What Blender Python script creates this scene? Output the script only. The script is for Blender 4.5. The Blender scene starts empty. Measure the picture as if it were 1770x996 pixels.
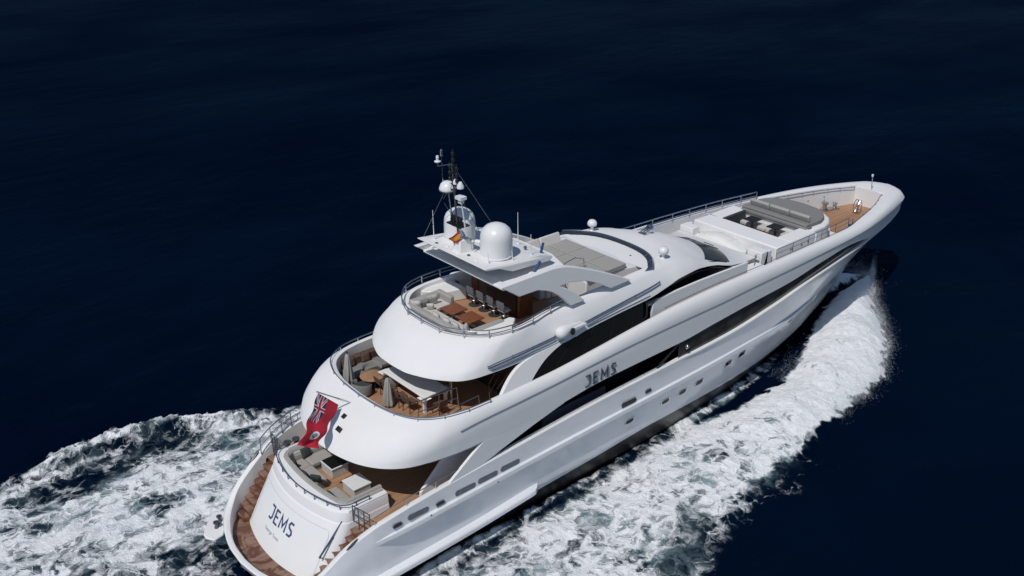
import bpy, bmesh, math, random
import numpy as np
from mathutils import Vector, Matrix
random.seed(7); RNG = np.random.default_rng(11)
SC = bpy.context.scene
COL = SC.collection

# ------------------------------------------------------------------ camera, sky, sun, exposure
cam_d = bpy.data.cameras.new('camera'); cam = bpy.data.objects.new('camera', cam_d); COL.objects.link(cam)
PITCH, ROLL, YAW = 0.433687, 0.0027042, 0.850608
fw = Vector((math.cos(PITCH)*math.cos(YAW), math.cos(PITCH)*math.sin(YAW), -math.sin(PITCH)))
rt = Vector((math.sin(YAW), -math.cos(YAW), 0)); up = rt.cross(fw)
rt, up = math.cos(ROLL)*rt + math.sin(ROLL)*up, -math.sin(ROLL)*rt + math.cos(ROLL)*up
M3 = Matrix((rt, up, -fw)).transposed()
cam.matrix_world = Matrix.Translation((-13.298, -30.664, 27.646)) @ M3.to_4x4()
cam_d.sensor_width = 36; cam_d.lens = 1751.26/1770*36
cam_d.clip_start = .5; cam_d.clip_end = 30000
SC.camera = cam
SUN = Vector((-.54, -.21, .815)).normalized()
world = bpy.data.worlds.new('World'); SC.world = world; world.use_nodes = True
nt = world.node_tree; bg = nt.nodes['Background']
sky = nt.nodes.new('ShaderNodeTexSky'); sky.sky_type = 'NISHITA'; sky.sun_disc = False
sky.sun_elevation = math.asin(SUN.z); sky.sun_rotation = math.atan2(SUN.x, SUN.y)
sky.air_density = .8; sky.dust_density = .3; sky.ozone_density = 2.0
nt.links.new(sky.outputs[0], bg.inputs[0]); bg.inputs[1].default_value = .071
sl = bpy.data.lights.new('sun', 'SUN'); so = bpy.data.objects.new('sun', sl); COL.objects.link(so)
sl.energy = 2.68; sl.angle = math.radians(.53); sl.color = (1, .975, .94)
so.rotation_euler = SUN.to_track_quat('Z', 'Y').to_euler(); so.location = (-30, -10, 60)
SC.view_settings.view_transform = 'Standard'; SC.view_settings.look = 'None'
SC.view_settings.exposure = 0; SC.view_settings.gamma = 1
SC.render.engine = 'CYCLES'

# ------------------------------------------------------------------ materials
def mat(name, col, rough=.4, metal=0, spec=.5, noise=0, nscale=6, coat=0, alpha=1, bump=0, stretch=(1,1,1), trans=0, rnoise=0):
    m = bpy.data.materials.new(name); m.use_nodes = True
    n = m.node_tree.nodes; l = m.node_tree.links; b = n['Principled BSDF']
    b.inputs['Base Color'].default_value = (*col, 1); b.inputs['Roughness'].default_value = rough
    b.inputs['Metallic'].default_value = metal; b.inputs['Specular IOR Level'].default_value = spec
    b.inputs['Coat Weight'].default_value = coat; b.inputs['Coat Roughness'].default_value = .08
    b.inputs['Alpha'].default_value = alpha; b.inputs['Transmission Weight'].default_value = trans
    if noise or bump or rnoise:
        tc = n.new('ShaderNodeTexCoord'); mp = n.new('ShaderNodeMapping'); mp.inputs['Scale'].default_value = stretch
        l.new(tc.outputs['Object'], mp.inputs[0])
        tx = n.new('ShaderNodeTexNoise'); tx.inputs['Scale'].default_value = nscale; tx.inputs['Detail'].default_value = 5
        l.new(mp.outputs[0], tx.inputs['Vector'])
        if noise:
            mr = n.new('ShaderNodeMapRange'); mr.inputs[1].default_value = .3; mr.inputs[2].default_value = .7
            mr.inputs[3].default_value = 1-noise; mr.inputs[4].default_value = 1+noise
            l.new(tx.outputs[0], mr.inputs[0])
            mx = n.new('ShaderNodeMix'); mx.data_type = 'RGBA'; mx.blend_type = 'MULTIPLY'; mx.inputs[0].default_value = 1
            mx.inputs[6].default_value = (*col, 1); l.new(mr.outputs[0], mx.inputs[7]); l.new(mx.outputs[2], b.inputs['Base Color'])
        if rnoise:
            m2 = n.new('ShaderNodeMapRange'); m2.inputs[1].default_value = .3; m2.inputs[2].default_value = .7
            m2.inputs[3].default_value = max(.02, rough-rnoise); m2.inputs[4].default_value = rough+rnoise
            l.new(tx.outputs[0], m2.inputs[0]); l.new(m2.outputs[0], b.inputs['Roughness'])
        if bump:
            bp = n.new('ShaderNodeBump'); bp.inputs['Strength'].default_value = bump; bp.inputs['Distance'].default_value = .02
            l.new(tx.outputs[0], bp.inputs['Height']); l.new(bp.outputs[0], b.inputs['Normal'])
    return m
def teak_mat(name, col, dark, rough, wet=0.):
    m = mat(name, col, rough); n = m.node_tree.nodes; l = m.node_tree.links; b = n['Principled BSDF']
    tc = n.new('ShaderNodeTexCoord'); sp = n.new('ShaderNodeSeparateXYZ'); l.new(tc.outputs['Object'], sp.inputs[0])
    def mth(op, a, bb=None, c=None):
        k = n.new('ShaderNodeMath'); k.operation = op
        for i, v in enumerate((a, bb, c)):
            if v is None: continue
            if isinstance(v, (int, float)): k.inputs[i].default_value = v
            else: l.new(v, k.inputs[i])
        return k.outputs[0]
    pl = mth('MULTIPLY', sp.outputs[1], 1/.09)
    fr = mth('FRACT', pl); caulk = mth('LESS_THAN', fr, .14)
    cell = mth('FLOOR', pl)
    wn = n.new('ShaderNodeTexWhiteNoise'); wn.noise_dimensions = '1D'; l.new(cell, wn.inputs['W'])
    mp = n.new('ShaderNodeMapping'); mp.inputs['Scale'].default_value = (1.2, 14, 3); l.new(tc.outputs['Object'], mp.inputs[0])
    tx = n.new('ShaderNodeTexNoise'); tx.inputs['Scale'].default_value = 1.6; tx.inputs['Detail'].default_value = 6; l.new(mp.outputs[0], tx.inputs[0])
    t2 = n.new('ShaderNodeTexNoise'); t2.inputs['Scale'].default_value = .9; t2.inputs['Detail'].default_value = 4; l.new(tc.outputs['Object'], t2.inputs[0])
    f = mth('ADD', mth('MULTIPLY', tx.outputs[0], .5), mth('ADD', mth('MULTIPLY', wn.outputs[0], .36), mth('MULTIPLY', t2.outputs[0], .4)))
    rp = n.new('ShaderNodeMapRange'); rp.inputs[1].default_value = .35; rp.inputs[2].default_value = .92; l.new(f, rp.inputs[0])
    mx = n.new('ShaderNodeMix'); mx.data_type = 'RGBA'; l.new(rp.outputs[0], mx.inputs[0])
    mx.inputs[6].default_value = (*dark, 1); mx.inputs[7].default_value = (*col, 1)
    m2 = n.new('ShaderNodeMix'); m2.data_type = 'RGBA'; l.new(mth('MULTIPLY', caulk, .6), m2.inputs[0])
    l.new(mx.outputs[2], m2.inputs[6]); m2.inputs[7].default_value = (.05, .035, .025, 1)
    out = m2.outputs[2]
    if wet:
        t3 = n.new('ShaderNodeTexNoise'); t3.inputs['Scale'].default_value = 1.7; t3.inputs['Detail'].default_value = 7
        t3.inputs['Distortion'].default_value = .8; l.new(tc.outputs['Object'], t3.inputs[0])
        r3 = n.new('ShaderNodeMapRange'); r3.inputs[1].default_value = .44; r3.inputs[2].default_value = .56; l.new(t3.outputs[0], r3.inputs[0])
        m3 = n.new('ShaderNodeMix'); m3.data_type = 'RGBA'; l.new(mth('MULTIPLY', r3.outputs[0], wet), m3.inputs[0])
        l.new(out, m3.inputs[6]); m3.inputs[7].default_value = (.095, .032, .015, 1); out = m3.outputs[2]
        rr = n.new('ShaderNodeMapRange'); l.new(r3.outputs[0], rr.inputs[0]); rr.inputs[3].default_value = .5; rr.inputs[4].default_value = .12
        l.new(rr.outputs[0], b.inputs['Roughness'])
    l.new(out, b.inputs['Base Color'])
    return m
M = dict(
 white=mat('white gelcoat', (.79,.785,.775), .58, spec=.12, coat=.0, noise=.02, nscale=.7),
 deckwhite=mat('non skid white', (.74,.74,.735), .55, noise=.03, nscale=3, bump=.08),
 hull=mat('white hull paint', (.76,.77,.79), .16, spec=.5, coat=.45, noise=.035, nscale=.5, rnoise=.05, bump=.02),
 boot=mat('dark antifouling', (.018,.017,.017), .35, noise=.25, nscale=2, stretch=(.3,1,1)),
 glass=mat('dark window glass', (.002,.003,.006), .05, spec=.12, rnoise=.03, nscale=.8),
 deckglass=mat('dark glass painted reflections', (.05,.049,.046), .14, spec=.35, noise=.45, nscale=1.4, rnoise=.06),  # mottled grey paints the water's reflections into the glass colour
 smoke=mat('smoked screen', (.035,.045,.065), .08, spec=.3, alpha=.80),
 steel=mat('polished steel', (.55,.56,.58), .22, metal=1, noise=.1),
 darksteel=mat('dull steel', (.16,.17,.19), .35, metal=.8, noise=.1),
 bluesteel=mat('shaded blue steel', (.12,.16,.24), .3, metal=.6),  # rail steel with its bluish shade put into the colour
 teak=teak_mat('teak deck', (.47,.27,.155), (.33,.175,.095), .6),
 wetteak=teak_mat('wet teak', (.36,.225,.165), (.20,.11,.075), .45, wet=.72),
 varnish=mat('varnished wood', (.17,.055,.018), .2, coat=.5, noise=.35, nscale=3, stretch=(1,1,8)),
 tabletop=mat('varnished table top', (.22,.075,.03), .25, coat=.4, noise=.3, nscale=4, stretch=(1,6,1)),
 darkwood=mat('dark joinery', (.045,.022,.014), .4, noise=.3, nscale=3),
 fabric=mat('grey upholstery', (.36,.345,.32), .9, noise=.07, nscale=9, bump=.25),
 lightfabric=mat('pale cushion', (.55,.53,.50), .9, noise=.06, nscale=9, bump=.25),
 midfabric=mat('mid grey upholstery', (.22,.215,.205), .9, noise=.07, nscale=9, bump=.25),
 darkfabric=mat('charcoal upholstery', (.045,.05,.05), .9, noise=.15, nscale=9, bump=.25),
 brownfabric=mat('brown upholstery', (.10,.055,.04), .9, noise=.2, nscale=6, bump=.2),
 canvas=mat('folded parasol canvas', (.36,.35,.32), .85, noise=.12, nscale=5, stretch=(3,3,.4), bump=.2),
 padwhite=mat('cream pad', (.66,.63,.60), .85, noise=.03, nscale=6, bump=.15),
 cover=mat('white boat cover', (.78,.77,.73), .8, noise=.03, nscale=3, bump=.3),
 black=mat('black plastic', (.012,.012,.013), .4, noise=.2),
 dome=mat('white radome', (.80,.80,.80), .3, noise=.01),
 blackglass=mat('black table glass', (.006,.007,.007), .06, spec=.5),
 navy=mat('navy lettering', (.035,.055,.16), .35, noise=.05),
 lettergrey=mat('dark chrome lettering', (.13,.14,.16), .3, metal=.5, noise=.1),
 smallgrey=mat('small grey lettering', (.35,.36,.38), .5, noise=.05),
 blue=mat('blue canvas', (.012,.055,.17), .6, noise=.1), tint=mat('tinted windscreen', (.010,.016,.024), .25, spec=.06),
 red=mat('flag red', (.50,.012,.035), .8, noise=.08), flagblue=mat('flag blue', (.02,.025,.10), .8, noise=.08),
 flagwhite=mat('flag white', (.72,.72,.74), .8, noise=.05), yellow=mat('flag yellow', (.65,.34,.02), .8, noise=.05),
 flaggreen=mat('flag badge green', (.16,.25,.2), .8, noise=.2),
 groove=mat('dark groove', (.16,.18,.23), .4, noise=.05), seam=mat('pale seam', (.42,.43,.45), .5, noise=.05), slot=mat('bulwark recess shade', (.13,.145,.17), .5, noise=.2),
 ceiling=mat('pale ceiling', (.55,.55,.56), .5, noise=.03),
 amber=mat('warm timber inside', (.30,.17,.09), .5, noise=.15),
 plantgreen=mat('bottle glass', (.05,.05,.045), .2, noise=.2),
)

# ------------------------------------------------------------------ mesh helpers
def smoothpts(pts, n, closed=False):
    P = [Vector(p) for p in pts]
    if len(P) == 2: return [P[0].lerp(P[1], i/(n-1)) for i in range(n)]
    A = np.array([list(p) for p in P], float)
    d = np.r_[0, np.cumsum(np.maximum(1e-6, np.linalg.norm(np.diff(A, axis=0), axis=1)))]
    t = np.linspace(0, d[-1], n)
    return [Vector(v) for v in np.stack([pchip(d, A[:, k], t) for k in range(A.shape[1])], -1)]
def pchip(x, y, xq):
    x = np.asarray(x, float); y = np.asarray(y, float); xq = np.asarray(xq, float)
    h = np.diff(x); s = np.diff(y)/h; m = np.zeros(len(x))
    for i in range(1, len(x)-1):
        if s[i-1]*s[i] > 0:
            w1 = 2*h[i]+h[i-1]; w2 = h[i]+2*h[i-1]; m[i] = (w1+w2)/(w1/s[i-1]+w2/s[i])
    m[0] = s[0]; m[-1] = s[-1]
    i = np.clip(np.searchsorted(x, xq)-1, 0, len(x)-2); t = (xq-x[i])/h[i]; t = np.clip(t, 0, 1)
    return (2*t**3-3*t**2+1)*y[i]+(t**3-2*t**2+t)*h[i]*m[i]+(-2*t**3+3*t**2)*y[i+1]+(t**3-t**2)*h[i]*m[i+1]
class MB:
    def __init__(s): s.v = []; s.f = []; s.m = []
    def add(s, vs, fs, mi=0):
        o = len(s.v); s.v += [tuple(v) for v in vs]
        for f in fs: s.f.append(tuple(o+i for i in f)); s.m.append(mi)
        return s
    def grid(s, rows, mi=0, closed=False, rowmat=None):
        o = len(s.v); n = len(rows[0])
        for r in rows: s.v += [tuple(p) for p in r]
        for i in range(len(rows)-1):
            for j in range(n if closed else n-1):
                k = (j+1) % n
                s.f.append((o+i*n+j, o+i*n+k, o+(i+1)*n+k, o+(i+1)*n+j)); s.m.append(rowmat[i] if rowmat else mi)
        return s
    def box(s, c, d, rz=0, ry=0, rx=0, taper=1, mi=0):
        R = Matrix.Rotation(rz, 3, 'Z') @ Matrix.Rotation(ry, 3, 'Y') @ Matrix.Rotation(rx, 3, 'X'); c = Vector(c); vs = []
        for z in (-.5, .5):
            k = taper if z > 0 else 1
            for x, y in ((-.5,-.5),(.5,-.5),(.5,.5),(-.5,.5)): vs.append(c + R @ Vector((x*d[0]*k, y*d[1]*k, z*d[2])))
        return s.add(vs, [(3,2,1,0),(4,5,6,7),(0,1,5,4),(1,2,6,5),(2,3,7,6),(3,0,4,7)], mi)
    def bx(s, x0, x1, y0, y1, z0, z1, mi=0):
        return s.box(((x0+x1)/2,(y0+y1)/2,(z0+z1)/2), (abs(x1-x0),abs(y1-y0),abs(z1-z0)), mi=mi)
    def tube(s, pts, r, n=6, mi=0, closed=False, r1=None):
        P = [Vector(p) for p in pts]; rows = []; N = len(P); ref = Vector((0,0,1))
        for i in range(N):
            a = P[(i-1) % N] if (closed or i) else P[0]; b = P[(i+1) % N] if (closed or i < N-1) else P[-1]
            t = (b-a).normalized(); u = t.cross(ref)
            if u.length < .05: u = t.cross(Vector((1,0,0)))
            u.normalize(); w = u.cross(t); q = r if r1 is None else r+(r1-r)*i/(N-1)
            rows.append([P[i]+q*(math.cos(k*2*math.pi/n)*u+math.sin(k*2*math.pi/n)*w) for k in range(n)])
        if closed: rows.append(rows[0])
        o = len(s.v); s.grid(rows, mi, closed=True)
        if not closed: s.add(rows[0], [tuple(range(n))], mi); s.add(rows[-1], [tuple(range(n))[::-1]], mi)
        return s
    def lathe(s, c, prof, n=20, mi=0, axis=None, sx=1, sy=1):
        c = Vector(c); R = Matrix.Identity(3) if axis is None else Vector(axis).to_track_quat('Z','Y').to_matrix(); rows = []
        for r, z in prof: rows.append([c + R @ Vector((r*sx*math.cos(k*2*math.pi/n), r*sy*math.sin(k*2*math.pi/n), z)) for k in range(n)])
        s.grid(rows, mi, closed=True)
        if prof[0][0] > 1e-4: s.add(rows[0], [tuple(range(n))[::-1]], mi)
        if prof[-1][0] > 1e-4: s.add(rows[-1], [tuple(range(n))], mi)
        return s
    def prism(s, poly, z0, z1, mi=0):
        n = len(poly); a = [(p[0],p[1],z0) for p in poly]; b = [(p[0],p[1],z1) for p in poly]
        return s.add(a+b, [tuple(range(n))[::-1], tuple(range(n,2*n))]+[(i,(i+1)%n,n+(i+1)%n,n+i) for i in range(n)], mi)
    def plate(s, poly, y0, y1, mi=0, lean=0, zref=0):   # outline in x,z extruded along y
        n = len(poly); f = lambda p, y: (p[0], y+lean*(p[1]-zref), p[1])
        a = [f(p,y0) for p in poly]; b = [f(p,y1) for p in poly]
        return s.add(a+b, [tuple(range(n))[::-1], tuple(range(n,2*n))]+[(i,(i+1)%n,n+(i+1)%n,n+i) for i in range(n)], mi)
    def build(s, name, m, parent=None, smooth=35, bevel=0, merge=True, seg=2):
        me = bpy.data.meshes.new(name); me.from_pydata(s.v, [], s.f)
        ms = m if isinstance(m, (list, tuple)) else [m]
        for k in ms: me.materials.append(M[k])
        me.polygons.foreach_set('material_index', s.m)
        bm = bmesh.new(); bm.from_mesh(me)
        if merge: bmesh.ops.remove_doubles(bm, verts=bm.verts, dist=1e-4)
        bmesh.ops.recalc_face_normals(bm, faces=bm.faces); bm.to_mesh(me); bm.free()
        if smooth:
            me.shade_smooth(); me.set_sharp_from_angle(angle=math.radians(smooth))
        o = bpy.data.objects.new(name, me); COL.objects.link(o)
        if parent: o.parent = parent
        if bevel:
            b = o.modifiers.new('bevel', 'BEVEL'); b.width = bevel; b.segments = seg; b.limit_method = 'ANGLE'; b.angle_limit = math.radians(40)
        return o
def tag(o, label=None, cat=None, group=None, kind=None):
    for k, v in (('label',label),('category',cat),('group',group),('kind',kind)):
        if v: o[k] = v
    return o
def thing(name, label, cat, loc, rz=0, group=None):
    o = bpy.data.objects.new(name, None); COL.objects.link(o); o.location = loc; o.rotation_euler = (0,0,rz); o.empty_display_size = .2
    return tag(o, label, cat, group)
def copy_tree(o, parent=None):
    c = o.copy(); COL.objects.link(c)
    if parent is not None: c.parent = parent
    for ch in list(o.children): copy_tree(ch, c)
    return c
def copy_thing(o, loc, rz, label, group=None):
    c = copy_tree(o); c.location = loc; c.rotation_euler = (0,0,rz); c['label'] = label
    if group: c['group'] = group
    return c
def mirror(pts): return [Vector((p[0], -p[1], p[2])) for p in pts]
def interp(tab, x, k):
    return float(pchip([t[0] for t in tab], [t[k] for t in tab], [x])[0])
# ------------------------------------------------------------------ the yacht: x forward, y to port, z up from the waterline
Y = thing('motor_yacht', 'long white three deck motor yacht speeding across the dark sea', 'yacht', (0,0,0))

# hull lines on one side, (x, half breadth, z): stern centre, round the quarter, forward to the stem
HL = [
 [(.3,0,-.8),(1.2,.3,-.9),(3.3,.6,-1.0),(12,.6,-1.1),(25,.5,-1.2),(34,.25,-1.2),(38.3,0,-1.2)],
 [(0,0,-.3),(.5,1.8,-.3),(1.5,3.0,-.3),(3.3,3.3,-.3),(10,3.5,-.3),(20,3.3,-.35),(28,2.5,-.4),(34,1.4,-.4),(37.5,.6,-.4),(39.5,0,-.4)],
 [(-.1,0,.2),(.2,1.8,.2),(1.1,3.1,.25),(3.3,3.65,.35),(10,3.88,.55),(15,3.87,.5),(20,3.74,.35),(25,3.3,.2),(30,2.55,.15),(35,1.45,.2),(38.5,.55,.25),(40.3,0,.3)],
 [(-.15,0,.45),(.2,2.0,.45),(1.1,3.3,.5),(3.3,3.8,.65),(10,3.98,.95),(15,4.0,1.15),(19,3.96,1.3),(23,3.76,1.15),(27.2,3.38,.97),(32.8,2.41,.84),(37,1.3,.85),(39.5,.55,.85),(41,0,.9)],
 [(-.25,0,.6),(.1,2.1,.6),(1.0,3.5,.68),(3.3,4.0,.85),(8,4.08,1.1),(11.4,4.1,1.35),(16,4.1,1.5),(20,4.02,1.65),(25,3.8,1.6),(30,3.15,1.5),(34,2.3,1.55),(38,1.3,1.65),(40.5,.6,1.7),(42,0,1.75)],
 [(-.4,0,.8),(0,2.2,.85),(.9,3.55,1.1),(3.3,4.02,1.75),(7,4.05,1.9),(10.6,4.06,1.97),(18,4.05,2.1),(22,4.0,2.12),(27,3.7,2.2),(31,3.15,2.3),(35,2.3,2.4),(39,1.25,2.5),(41.5,.6,2.5),(43.2,0,2.55)],
 [(-.47,0,.95),(-.05,2.2,1.0),(.75,3.5,1.35),(3.3,4.1,2.45),(8,4.26,2.8),(17,4.28,3.05),(21,4.24,3.1),(26,3.98,3.05),(30,3.5,2.85),(34,2.8,2.95),(38,1.9,3.05),(41.5,.95,3.15),(43.5,.45,3.2),(45,0,3.3)],
 [(-.5,0,1.1),(-.1,2.2,1.12),(.65,3.4,1.5),(3.3,4.1,2.8),(8,4.27,3.1),(17,4.29,3.35),(21,4.25,3.4),(26,4.02,3.35),(30,3.58,3.2),(34,2.95,3.3),(38,2.1,3.4),(41.5,1.15,3.5),(44,.5,3.6),(45.6,0,3.7)],
 [(-.53,0,1.2),(-.45,.9,1.2),(-.08,2.2,1.24),(.57,3.22,1.5),(1.15,3.6,1.98),(2.15,3.80,2.72),(2.8,3.95,3.08),(3.3,4.05,3.3),(4.6,4.2,3.6),(6.5,4.24,3.79),(10.2,4.27,4.03),(15.5,4.27,4.31),(20,4.25,4.4),(24,4.2,4.48),(28,4.05,4.75),(32,3.80,5.12),(36,3.48,5.38),(40,2.85,5.48),(43,2.1,5.42),(45.5,1.15,5.28),(46.45,.45,5.12),(46.92,0,5.0)],
]
NQ, NS = 22, 74
def hrow(L, sub=None):
    k = [i for i, p in enumerate(L) if abs(p[0]-3.3) < 1e-6][0]
    q = smoothpts(L[:k+1], NQ)
    side = L[k:]; xs = [p[0] for p in side]
    u = 1-(1-np.linspace(0,1,NS))**1.35; X = 3.3+(xs[-1]-3.3)*u
    ys = pchip(xs, [p[1] for p in side], X); zs = pchip(xs, [p[2] for p in side], X)
    # round the stem ends of a line: breadth falls like a square root over the last metre
    return q + [Vector(v) for v in zip(X[1:], ys[1:], zs[1:])]
HR = [hrow(L) for L in HL]
def both(rows):
    return [list(reversed(mirror(r)))[:-1] + r for r in rows]   # starboard stem .. stern centre .. port stem
mb = MB(); mb.grid(both(HR), rowmat=[1,1,1,0,0,0,0,0])
hull = mb.build('hull', ['hull','boot'], Y, smooth=28)
def hull_y(x, z):
    pts = sorted((interp(L, x, 2), interp(L, x, 1)) for L in HL[1:])
    return float(np.interp(z, [p[0] for p in pts], [p[1] for p in pts]))
def top_y(x): return interp(HL[-1], x, 1)
def top_z(x): return interp(HL[-1], x, 2)
# white boot line and spray rail and rub rail along both sides
def side_strip(name, tab, x0, x1, w, h, m, n=60, taper=2.0, zoff=0, round_end=False):
    for s in (-1, 1):
        mb = MB(); rows = []
        for i in range(n+1):
            x = x0+(x1-x0)*i/n; y = interp(tab, x, 1); z = interp(tab, x, 2)+zoff
            e = min(1, (x-x0)/taper+.03, (x1-x)/(taper*.6)+.03); e = math.sin(e*math.pi/2)
            rows.append([(x, s*(y-.10), z+h*.5), (x, s*(y+w*e*.92), z+h*.42), (x, s*(y+w*e), z+h*.25), (x, s*(y+w*e), z-h*.2), (x, s*(y-.10), z-h*.6)])
        mb.grid(rows); mb.build(name, m, Y, smooth=25)
side_strip('rub_rail', HL[6], 3.2, 34.6, .16, .30, 'hull', zoff=.12)
side_strip('spray_rail', HL[4], .9, 11.5, .34, .34, 'hull', taper=.8)
side_strip('boot_line', HL[3], 6, 33, .012, .05, 'hull', zoff=.06, taper=1)
side_strip('bulwark_moulding', HL[8], 20.5, 47.2, .07, .14, 'white', n=90, zoff=-.03)

# bulwark cap and inside, stern to the start of the side windows
CI = []
top = [p for p in HR[-1] if p.x < 21.5]
for i, p in enumerate(top):
    a = top[max(0,i-1)]; b = top[min(len(top)-1,i+1)]; t = (b-a); t.z = 0; t.normalize(); nrm = Vector((t.y, -t.x, 0))
    if p.y < .01: nrm = Vector((1,0,0))
    elif nrm.y > 0: nrm = -nrm
    CI.append((p, nrm))
r0 = [p.copy() for p,_ in CI]; r1 = [p+n*.05+Vector((0,0,.05)) for p,n in CI]; r2 = [p+n*.2+Vector((0,0,.045)) for p,n in CI]; r3 = [p+n*.25 for p,n in CI]
r4 = [Vector(((p+n*.3).x, (p+n*.3).y, .7 if p.x < 2.6 else 2.7)) for p,n in CI]
for r in (r0, r1, r2, r3, r4):
    for p in r: p.y = max(p.y, 0)
MB().grid(both([r0, r1, r2, r3, r4])).build('bulwark', 'white', Y, smooth=40)

# --------------------------- swim platform, stairs, transom
inner = [p for p in r4 if p.x < 3.2]
plat = [(p.x, -p.y) for p in reversed(inner)] + [(p.x, p.y) for p in inner[1:]]
MB().prism(plat, .55, .80).build('swim_platform', 'wetteak', Y, smooth=0)
for s in (-1, 1):
    st = MB(); rs = MB()
    for k in range(8):
        x = .95+k*.27; z = .80+.244*(k+1); yo = [3.22,3.36,3.44,3.5,3.55,3.6,3.65,3.68][k]
        st.bx(x, x+.30, s*2.60, s*yo, z-.05, z); rs.bx(x+.03, 3.4, s*2.60, s*(yo-.02), z-.25, z-.05)
    st.build('stair_tread', 'wetteak', Y, smooth=0, bevel=.012); rs.build('stair_riser', 'varnish' , Y, smooth=0)
def tring(z, x0, k, yc, rc, xf=4.7, n=15):
    """plan ring of the transom: convex aft face, rounded corners, straight sides forward"""
    pts = []
    ya = yc-rc
    for i in range(n): y = ya*i/(n-1); pts.append((x0+k*y*y, y, z))
    xa = x0+k*ya*ya; ang0 = math.atan(2*k*ya)
    for i in range(1, 9):
        a = i/8*math.pi/2; pts.append((xa+rc*(1-math.cos(a))+2*k*ya*rc*math.sin(a)*(1-i/16), ya+rc*math.sin(a), z))
    xs = pts[-1][0]
    for i in range(1, 5): pts.append((xs+(xf-xs)*i/4, yc, z))
    return [Vector(p) for p in pts]
TR = [(.62,.72,.070,2.98,.5),(.8,.74,.070,2.96,.5),(1.4,1.08,.070,2.93,.5),(2.1,1.46,.072,2.87,.5),(2.8,1.84,.074,2.82,.5),(3.0,1.95,.075,2.80,.5),
      (3.03,2.0,.075,2.78,.5),(3.25,2.05,.075,2.77,.5),(3.42,2.10,.078,2.74,.5),(3.5,2.2,.08,2.68,.48),(3.53,2.32,.08,2.6,.45),(3.54,2.62,.045,2.36,.4)]
MB().grid(both([tring(*t) for t in TR])).build('transom', 'white', Y, smooth=22)
def transom_x(y, z):
    zs = [t[0] for t in TR]; x0 = np.interp(z, zs, [t[1] for t in TR]); k = np.interp(z, zs, [t[2] for t in TR]); return float(x0+k*y*y)
sof = MB()   # padded roll round the sofa recess and its inside back
sr = [tring(3.54,2.62,.045,2.38,.4), tring(3.64,2.66,.045,2.34,.4), tring(3.65,2.78,.045,2.22,.38), tring(3.56,2.86,.045,2.14,.36), tring(3.05,2.9,.045,2.10,.36)]
sof.grid(both(sr)).build('sofa_back_roll', 'fabric', Y, smooth=40)
for s in (-1, 1):   # end boxes of the sofa with locker doors
    b = MB().bx(2.9, 4.72, s*2.12, s*2.73, 2.75, 3.52).build('sofa_locker', 'white', Y, bevel=.03)
    for k in range(2): MB().bx(3.05+k*.82, 3.8+k*.82, s*2.73, s*2.745, 2.84, 3.34).build('locker_door', 'deckwhite', b, bevel=.006)
    MB().bx(3.3, 4.66, s*2.16, s*2.52, 3.50, 3.58).build('locker_pad', 'fabric', b, bevel=.025)
# crease line of the garage door
cl = MB()
pts = [(transom_x(-2.3+4.6*i/30, 2.72)-.012, -2.3+4.6*i/30, 2.72) for i in range(31)]
pts = [(transom_x(-2.42, .95+i*.16)-.012, -2.42, .95+i*.16) for i in range(11)] + pts + [(transom_x(2.42, 2.6-i*.16)-.012, 2.42, 2.6-i*.16) for i in range(11)]
cl.tube([(p[0]+.006,p[1],p[2]) for p in pts], .007).build('garage_door_seam', 'seam', Y)

# letters built of strokes, in a box one unit high
STROKES = {'J':(.62,[[(.05,1),(.50,1),(.50,.22),(.36,.02),(.02,.02)]]), 'E':(.6,[[(.55,1),(.06,1),(.06,0),(.55,0)],[(.06,.52),(.46,.52)]]),
 'M':(.92,[[(.06,0),(.10,1),(.45,.28),(.80,1),(.84,0)]]), 'S':(.62,[[(.55,.95),(.2,1),(.06,.8),(.14,.58),(.46,.44),(.54,.22),(.42,.02),(.04,.04)]])}
def lettering(name, fn, h, m, thick, depth, gap=.2, text='JEMS', parent=Y):
    w = sum(STROKES[c][0] for c in text)+gap*(len(text)-1); u0 = -w/2; mb = MB()
    for c in text:
        for st in STROKES[c][1]:
            P = [Vector((u0+p[0], p[1]-.5, 0)) for p in st]; N = len(P); L, R = [], []
            for i in range(N):
                d1 = (P[i]-P[i-1]).normalized() if i else (P[1]-P[0]).normalized(); d2 = (P[i+1]-P[i]).normalized() if i < N-1 else d1
                nn = Vector((-(d1+d2).y, (d1+d2).x, 0)).normalized(); k = thick/2/max(.45, nn.dot(Vector((-d1.y,d1.x,0))))
                L.append(P[i]+nn*k); R.append(P[i]-nn*k)
            rows = [[fn(p.x*h, p.y*h, dd) for p in pts] for pts, dd in ((L,0),(L,depth),(R,depth),(R,0))]
            rows.append(rows[0]); mb.grid(rows)
            for i in (0, N-1): mb.add([rows[q][i] for q in range(4)], [(0,1,2,3)])
        u0 += STROKES[c][0]+gap
    return mb.build(name, m, parent, smooth=0)
sl_ = .535
def on_transom(u, v, d):
    z = 2.08+v*.88; y = .17-u; return (transom_x(y, z)-.004-d*.85, y, z+d*.5)
lettering('stern_name', on_transom, .54, 'navy', .155, .012)
def text_mesh(name, txt, size, fn, m, parent):
    cu = bpy.data.curves.new(name, 'FONT'); cu.body = txt; cu.size = size; cu.align_x = 'CENTER'; cu.align_y = 'CENTER'; cu.extrude = .004
    o = bpy.data.objects.new(name, cu); COL.objects.link(o); dg = bpy.context.evaluated_depsgraph_get(); me = bpy.data.meshes.new_from_object(o.evaluated_get(dg))
    bpy.data.objects.remove(o)
    for v in me.vertices: v.co = fn(*v.co)
    me.materials.clear(); me.materials.append(M[m]); n = bpy.data.objects.new(name, me); COL.objects.link(n); n.parent = parent; return n
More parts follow.
